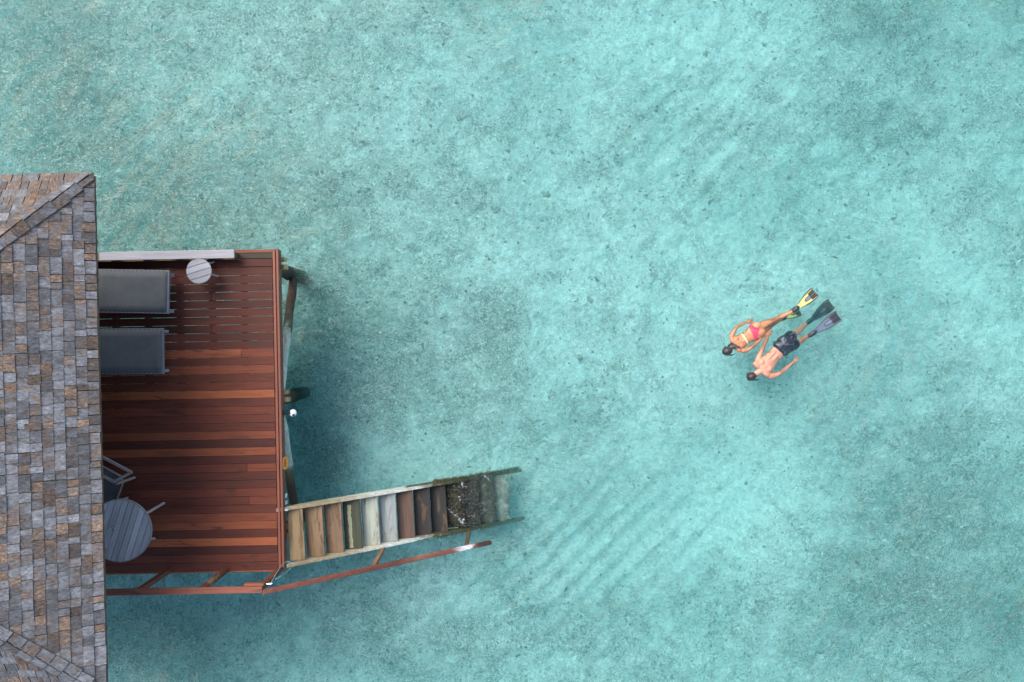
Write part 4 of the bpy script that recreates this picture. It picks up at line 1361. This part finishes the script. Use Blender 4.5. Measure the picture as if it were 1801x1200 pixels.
def shorts_mat():
    t = NT('dark_patterned_swim_shorts')
    P = t.coord()
    n = t.noise(P, 22, 4, 0.65, 1.2); n2 = t.noise(P, 6, 3, 0.5)
    c = t.ramp(n, [(0.35, (0.006, 0.009, 0.016)), (0.57, (0.014, 0.019, 0.032)), (0.63, (0.14, 0.18, 0.22)), (0.67, (0.014, 0.02, 0.03))])
    return t.principled(c, 0.35, t.bump(n2, .6, .05), 0.5)
M_shorts = shorts_mat()
M_yellow = plain('yellow_fin_blade', (0.66, 0.60, 0.17), 0.4, var=0.08)
M_silver = plain('silver_blue_fin_blade', (0.10, 0.135, 0.185), 0.35, var=0.08)
M_tintedfin = plain('water_tinted_fin_blade', (0.015, 0.04, 0.05), 0.5)  # dark teal tint of the water put into the submerged blade's colour
M_bluegrey = plain('blue_grey_inlay', (0.14, 0.18, 0.25), 0.4)
M_lens = plain('mask_glass', (0.05, 0.08, 0.10), 0.05, spec=0.8, var=0)

def shell(me, keep, off, name, mat, parent):
    nv = len(me.vertices)
    co = np.empty(nv * 3); me.vertices.foreach_get('co', co); co = co.reshape(-1, 3)
    no = np.empty(nv * 3); me.vertices.foreach_get('normal', no); no = no.reshape(-1, 3)
    faces = []
    for p in me.polygons:
        c = p.center; 
        if keep(c, p.normal): faces.append(tuple(p.vertices))
    used = sorted({i for f in faces for i in f}); mp = {i: k for k, i in enumerate(used)}
    vs = [tuple(co[i] + no[i] * off) for i in used]
    m2 = bpy.data.meshes.new(name)
    m2.from_pydata(vs, [], [tuple(mp[i] for i in f) for f in faces])
    m2.polygons.foreach_set('use_smooth', [True] * len(m2.polygons)); m2.update()
    return mesh_obj(name, m2, mat, parent)
def inpoly(x, y, poly):
    c = False; n = len(poly)
    for i in range(n):
        x1, y1 = poly[i]; x2, y2 = poly[(i + 1) % n]
        if (y1 > y) != (y2 > y) and x < (x2 - x1) * (y - y1) / (y2 - y1) + x1: c = not c
    return c

def fin(parent, heel, tip, width, mat, inlay, label, root_loc):
    heel = Vector(heel) - root_loc; tip = Vector(tip) - root_loc
    d = (tip - heel); L = d.length; d.normalize()
    s = Vector((0, 0, 1)).cross(d).normalized(); u = d.cross(s)
    M4 = Matrix(((d.x, s.x, u.x, heel.x), (d.y, s.y, u.y, heel.y), (d.z, s.z, u.z, heel.z), (0, 0, 0, 1)))
    f = bpy.data.objects.new('fin', None); col.objects.link(f); f.parent = parent; f['label'] = label
    f.location = heel
    M0 = Matrix(((d.x, s.x, u.x, 0), (d.y, s.y, u.y, 0), (d.z, s.z, u.z, 0), (0, 0, 0, 1)))
    b0 = 0.16 * L
    prof = [(b0, .34), (b0 + .08 * L, .42), (.40 * L, .66), (.60 * L, .88), (.80 * L, 1.0), (.95 * L, 1.0), (1.0 * L, .80)]
    hw = width / 2
    out = [(x, w * hw) for x, w in prof] + [(L * .965, 0.10 * hw)] + [(x, -w * hw) for x, w in reversed(prof)]
    m = MB(); m.prism(out, -0.004, 0.006, M0); m.build('blade', mat, f)
    m = MB()                                             # black rails, tip and the centre rib
    for sg in (1, -1):
        pts = [M0 @ Vector((x, sg * w * hw, 0.002)) for x, w in prof[1:]]
        m.tube(pts, [.008, .011, .013, .015, .014, .012][:len(pts)], 8)
    for w in (-.62, -.22, .22, .62):
        m.bar(M0 @ Vector((.74 * L, w * hw * .94, .009)), M0 @ Vector((.985 * L, w * hw, .009)), .034 * (hw / .1), .009, up=u)
    lp = [(.50, 0.0), (.53, .22), (.62, .30), (.80, .36), (.80, .36)]
    pts = [M0 @ Vector((x * L, w * hw, .009)) for x, w in lp[::-1]] + [M0 @ Vector((x * L, -w * hw, .009)) for x, w in lp[1:]]
    m.tube(pts, .0075, 8)
    m.tube([M0 @ Vector((.26 * L, -.1 * hw, .008)), M0 @ Vector((.30 * L, .02 * hw, .008)), M0 @ Vector((.27 * L, .16 * hw, .008))], .005, 6)
    m.build('rib', M_black, f)
    m = MB(); m.prism([(x * L, w * hw * .85) for x, w in lp] + [(x * L, -w * hw * .85) for x, w in lp[::-1]], .0062, .0082, M0)
    m.build('inlay', inlay, f)
    m = MB(); ellipsoid(m, M0 @ Vector((.10 * L, 0, 0)), (.14 * L, .050, .040), d, u)
    ellipsoid(m, M0 @ Vector((0.01 * L, 0, 0.005)), (.05, .042, .042), d, u)
    m.build('foot_pocket', M_black, f, True)
    return f

def mask_and_snorkel(parent, hc, hd, s, root_loc, side=1, knob=True):
    """face-down head: hd points to the crown, the face looks down"""
    dn = Vector((0, 0, -1))
    m = MB()
    ring = []
    for k in range(29):
        a_ = 2 * math.pi * k / 28
        ring.append(hc + s * (math.cos(a_) * 0.090) + Vector((0, 0, 1)) * (math.sin(a_) * 0.110) + hd * 0.015)
    m.tube(ring, 0.011, 6, cap=False)
    m.build('mask_strap', M_black, parent, True)
    m = MB(); fc = hc + dn * 0.105 + hd * 0.012
    ellipsoid(m, fc, (.052, .082, .036), hd, (0, 0, 1)); mk = m.build('diving_mask', M_black, parent, True)
    m = MB(); ellipsoid(m, fc + dn * .022, (.040, .066, .018), hd, (0, 0, 1)); m.build('mask_window', M_lens, mk, True)
    m = MB()
    b = hc + dn * 0.12 - hd * 0.085
    q1 = b + s * side * .06 + dn * .03; q2 = hc + s * side * .100 - hd * .02; q3 = hc + s * side * .100 + Vector((0, 0, .08)) - hd * .035; q4 = q3 + Vector((0, 0, .07)) - hd * .035 - s * side * .01
    m.tube([b, q1, q2, q3, q4], .0125, 10)
    sn = m.build('snorkel', M_black, parent, True)
    m = MB(); m.tube([q4, q4 + (q4 - q3).normalized() * .022], .0135, 10); m.build('snorkel_tip', M_bluegrey, sn, True)

def head_shapes(m, hc, hd, s):
    ellipsoid(m, hc + Vector((0, 0, .012)), (.100, .076, .094), hd)
    ellipsoid(m, hc - hd * .05 + Vector((0, 0, -.035)), (.070, .058, .062), hd)
    ellipsoid(m, hc - hd * .105 + Vector((0, 0, -.072)), (.024, .030, .020), hd)      # chin
    ellipsoid(m, hc - hd * .030 + Vector((0, 0, -.104)), (.026, .014, .020), hd)      # nose
    ellipsoid(m, hc - hd * .070 + Vector((0, 0, -.090)), (.010, .024, .010), hd)      # mouth
    for sg in (1, -1):
        ellipsoid(m, hc + s * sg * .078 - hd * .02, (.030, .010, .018), hd)            # ears
        ellipsoid(m, hc + s * sg * .032 + hd * .005 + Vector((0, 0, -.082)), (.012, .020, .010), hd)

def W(x, y, z): return px(x, y, z)

# ---- the man
loc = W(1362, 625, -0.125)
man = thing('person', 'man snorkelling face down in dark patterned swim shorts and silver-blue fins', 'person', tuple(loc), 0)
LO = Vector((0, 0, -0.025))
def Q(x, y, z): return W(x, y, z) - loc + LO
d = (Q(1377, 610, 0) - Q(1335, 656, 0)).normalized(); s = Vector((0, 0, 1)).cross(d).normalized()   # s: towards the top right of the picture
up = Vector((0, 0, 1))
m = MB()
ellipsoid(m, Q(1343, 647, -.01), (.135, .205, .112), d)
ellipsoid(m, Q(1350, 639, -.015), (.17, .175, .105), d)
ellipsoid(m, Q(1357, 631, -.02), (.15, .150, .098), d)
ellipsoid(m, Q(1366, 621.5, -.025), (.15, .150, .095), d)
ellipsoid(m, Q(1376, 611, -.03), (.13, .165, .105), d)
for sg in (1, -1):
    ellipsoid(m, Q(1382, 605, .0) + s * sg * .075, (.10, .085, .085), d)
    ellipsoid(m, Q(1346, 644, .055) + s * sg * .095, (.085, .065, .048), (d + s * sg * .35))
    ellipsoid(m, Q(1340, 650, .03) + s * sg * .12, (.06, .10, .06), d)
    ellipsoid(m, Q(1360, 628, .05) + s * sg * .045, (.16, .035, .035), d)
capsule(m, [Q(1339, 651.5, .02), Q(1327, 659.5, .0)], [.066, .058])
hcM = Q(1322.5, 662, -.01); hd = (Q(1310, 668.5, 0) - Q(1335, 655.5, 0)).normalized(); sh = up.cross(hd).normalized()
head_shapes(m, hcM, hd, sh)
capsule(m, [Q(1333, 634, -.005), Q(1337, 623, -.015), Q(1342.5, 610, -.03), Q(1346.5, 602, -.02), Q(1351.5, 591, -.01)], [.068, .055, .043, .042, .028])
hand(m, Q(1352, 590.5, -.01), Q(1356, 583, -.01) - Q(1351.5, 591, -.01), 1, curl=.9, thumb=1)
capsule(m, [Q(1354.5, 661.5, -.005), Q(1365, 660, -.01), Q(1376, 654.5, -.03), Q(1384, 647.5, -.02), Q(1395, 638.5, -.01)], [.068, .055, .043, .042, .028])
hand(m, Q(1396, 637.5, -.01), Q(1404, 630, -.01) - Q(1395, 638.5, -.01), 1, curl=.35, thumb=-1)
kneeL = Q(1403, 583, -.20); ankL = Q(1421, 567.5, -.36)
capsule(m, [Q(1382, 601, -.06), Q(1393, 592, -.13), kneeL, Q(1410, 577, -.27), ankL], [.088, .075, .056, .058, .036])
kneeR = Q(1407, 601.5, -.20); ankR = Q(1426.5, 588.5, -.01)
capsule(m, [Q(1388, 611, -.06), Q(1397, 606, -.13), kneeR, Q(1414, 596.5, -.13), ankR], [.088, .075, .055, .057, .036])
body = remeshed(m, 0.0065, 5, 'body')
mesh_obj('body', body, M_skinM, man)
m = MB()
ellipsoid(m, Q(1374.5, 612.5, -.03), (.115, .182, .132), d)
ellipsoid(m, Q(1383, 604.5, -.01), (.13, .190, .135), d)
capsule(m, [Q(1380, 602, -.05), Q(1391.5, 592.5, -.12)], [.115, .118])
capsule(m, [Q(1386, 611, -.05), Q(1396, 605.5, -.12)], [.115, .118])
sm_ = remeshed(m, 0.009, 3, 'swim_shorts')
co_ = np.empty(len(sm_.vertices) * 3); sm_.vertices.foreach_get('co', co_); co_ = co_.reshape(-1, 3)
no_ = np.empty(len(sm_.vertices) * 3); sm_.vertices.foreach_get('normal', no_); no_ = no_.reshape(-1, 3)
dd = np.array(d)[:2]
a_ = co_[:, 0] * dd[0] + co_[:, 1] * dd[1]; b_ = -co_[:, 0] * dd[1] + co_[:, 1] * dd[0]
f_ = vnoise(a_ * 1.0, b_, 9.0, 71, 3, .6, (1.0, 2.2)) - .5
co_ += no_ * (f_ * 0.03 + 0.006)[:, None]
sm_.vertices.foreach_set('co', co_.ravel()); sm_.update()
mesh_obj('swim_shorts', sm_, M_shorts, man)
# cropped hair: a cap over the back of the head
hb = MB(); ellipsoid(hb, hcM + Vector((0, 0, .022)) + hd * .008, (.104, .082, .094), hd)
hm_ = remeshed(hb, 0.008, 2, 'hair')
shell(hm_, lambda c, n: c.z > hcM.z - .03, 0.001, 'hair', M_hairM, man)
bpy.data.meshes.remove(hm_)
mask_and_snorkel(man, hcM, hd, sh, loc, 1)
fin(man, W(1425, 590, .012), W(1475, 555, .05), .215, M_silver, M_bluegrey, 'silver-blue fin lying at the water surface', loc)
fin(man, W(1420, 568.5, -.36), W(1462, 534, -.55), .225, M_tintedfin, M_bluegrey, 'fin under water, dark water tint put into its colour', loc)

# ---- the woman
loc2 = W(1312, 595, -0.12)
wom = thing('person', 'woman snorkelling face down with long dark hair, pink bikini bottom and yellow fins', 'person', tuple(loc2), 0)
def Q2(x, y, z): return W(x, y, z) - loc2 + LO * .8
d = (Q2(1331, 582, 0) - Q2(1290, 609, 0)).normalized(); s = up.cross(d).normalized()
m = MB()
ellipsoid(m, Q2(1297, 604.5, -.01), (.12, .175, .098), d)
ellipsoid(m, Q2(1304, 600, -.015), (.15, .145, .092), d)
ellipsoid(m, Q2(1314, 593.5, -.025), (.13, .132, .086), d)
ellipsoid(m, Q2(1322, 588, -.025), (.12, .155, .092), d)
ellipsoid(m, Q2(1330.5, 582.5, -.02), (.12, .185, .10), d)
for sg in (1, -1):
    ellipsoid(m, Q2(1334.5, 579.5, .02) + s * sg * .078, (.10, .085, .082), d)
    ellipsoid(m, Q2(1299, 603, .050) + s * sg * .078, (.075, .050, .038), (d + s * sg * .35))
    ellipsoid(m, Q2(1294, 606.5, .03) + s * sg * .10, (.05, .085, .05), d)
    ellipsoid(m, Q2(1313, 594, .030) + s * sg * .038, (.14, .028, .030), d)
    ellipsoid(m, Q2(1301, 602, -.07) + s * sg * .075, (.06, .06, .06), d)
capsule(m, [Q2(1292, 608, .015), Q2(1283.5, 614, -.0)], [.054, .047])
hcW = Q2(1279.5, 617.5, -.01); hd2 = (Q2(1268, 619.5, 0) - Q2(1290, 612, 0)).normalized(); sh2 = up.cross(hd2).normalized()
head_shapes(m, hcW, hd2, sh2)
capsule(m, [Q2(1287, 592, .0), Q2(1290.5, 583, -.01), Q2(1297, 574.5, -.02), Q2(1303, 571, -.02), Q2(1313, 567, -.015)], [.054, .043, .034, .034, .023])
hand(m, Q2(1313.5, 567, -.015), Q2(1321, 565, -.02) - Q2(1313, 567, -.015), 1, curl=.4, thumb=1)
capsule(m, [Q2(1307, 617, .0), Q2(1315, 615.5, -.005), Q2(1326, 607.5, -.012), Q2(1333, 601.5, -.006), Q2(1345, 591, .0)], [.054, .044, .035, .034, .023])
hand(m, Q2(1345.5, 590.8, .0), Q2(1356, 586, .0) - Q2(1345.5, 590.8, .0), 1, curl=.5, thumb=-1)
capsule(m, [Q2(1335, 576.5, -.02), Q2(1347, 569.5, -.035), Q2(1364, 562.5, -.05), Q2(1377, 555.5, -.02), Q2(1398, 546.5, .005)], [.092, .078, .052, .052, .032])
capsule(m, [Q2(1339, 583, -.05), Q2(1349, 576.5, -.17), Q2(1359, 570.5, -.28), Q2(1367, 565.5, -.36), Q2(1377, 560.5, -.46)], [.090, .074, .052, .050, .032])
bodyW = remeshed(m, 0.0062, 5, 'body')
mesh_obj('body', bodyW, M_skinW, wom)
# bikini
def px_of(c):
    w = Vector(c) + loc2; k = F / (H - w.z); return 900.5 + w.x * k, 600 - w.y * k
poly = [(1314, 567), (1319, 567), (1326.5, 575), (1333.5, 578), (1336, 580.5), (1334.5, 586.5), (1331, 597.5), (1327, 597.5), (1323.5, 588), (1319, 578)]
hip = Q2(1321, 588.5, 0)
def kp(c, n):
    X_, Y_ = px_of(c)
    if (Vector(c) - Q2(1325, 586, -.03)).length > .30: return False
    if (Vector(c).xy - Q2(1318, 566, 0).xy).length < .075: return False
    return n.z > -.35 and c.z > -.15 and inpoly(X_, Y_, poly)
shell(bodyW, kp, 0.006, 'bikini_bottom', M_pink, wom)
bc = Q2(1308.5, 594.5, 0)
def kb(c, n):
    v = Vector(c) - bc
    return abs(v.x * d.x + v.y * d.y) < .017 and abs(v.x * s.x + v.y * s.y) < .155
shell(bodyW, kb, 0.006, 'bikini_band', M_cream, wom)
bv = BVHTree.FromPolygons([v.co for v in bodyW.vertices], [tuple(p.vertices) for p in bodyW.polygons])
def ontop(x, y, off=.008):
    q = Q2(x, y, 0.1); r_ = bv.ray_cast(Vector((q.x, q.y, 1)), Vector((0, 0, -1)))
    z_ = r_[0].z if r_[0] is not None else -.02 + .1
    return Vector((q.x, q.y, max(z_, 0.085) + off)) if False else Vector((q.x, q.y, max(z_, 0.09 - .0) + off if r_[0] is None else z_ + off))
m = MB()
kx, ky = 1310.5, 596
for pts in ([(kx, ky), (kx - 3, ky - 3.6), (kx - .6, ky - 4.2), (kx, ky)], [(kx, ky), (kx + 1.2, ky + 3.8), (kx + 3.0, ky + 2.0), (kx, ky)],
            [(kx, ky), (kx + 2.4, ky - 2.2), (kx + 3.6, ky - .8)], [(kx, ky), (kx - 2.6, ky + 2.0), (kx - 4.2, ky + 4.2)]):
    m.tube([ontop(x, y, .012) for x, y in pts], .006, 6)
m.build('bikini_bow', M_cream, wom, True)
# hair: cap and long wet strands spread over the right shoulder
m = MB(); rr = rnd(404)
ellipsoid(m, hcW + up * .020 + hd2 * .006, (.108, .084, .096), hd2)
for k in range(46):
    f_ = k / 45
    ax, ay = 1284 + 3.5 * f_ + rr.uniform(-1, 1), 607 + 8 * f_ + rr.uniform(-1, 1)
    bx, by = 1289 + 13 * f_ + rr.uniform(-3, 3), 603.5 + 8.5 * f_ + rr.uniform(-1.2, 1.2)
    if k % 4 == 0: bx += 4; by += 1.0
    n_ = 6; pp = []
    for i in range(n_):
        t_ = i / (n_ - 1)
        x_ = ax + (bx - ax) * t_; y_ = ay + (by - ay) * t_ + math.sin(t_ * 3.1) * (1.5 - 2.5 * f_)
        q = ontop(x_, y_, .006)
        if i == 0: q = hcW * .35 + q * .65 + up * .03
        pp.append(q)
    m.tube([hcW - hd2 * .05 + up * .06 + sh2 * (.06 - .12 * f_)] + pp, [.02, .017, .013, .011, .009, .007, .003], 6)
m.build('hair', M_hairW, wom, True)
mask_and_snorkel(wom, hcW, hd2, sh2, loc2, 1)
fin(wom, W(1397, 546.5, .02), W(1434, 513.5, .05), .205, M_yellow, M_bluegrey, 'yellow fin lying at the water surface', loc2)
fin(wom, W(1376, 561, -.46), W(1406, 546, -.62), .20, M_yellow, M_bluegrey, 'yellow fin under water, looking green', loc2)
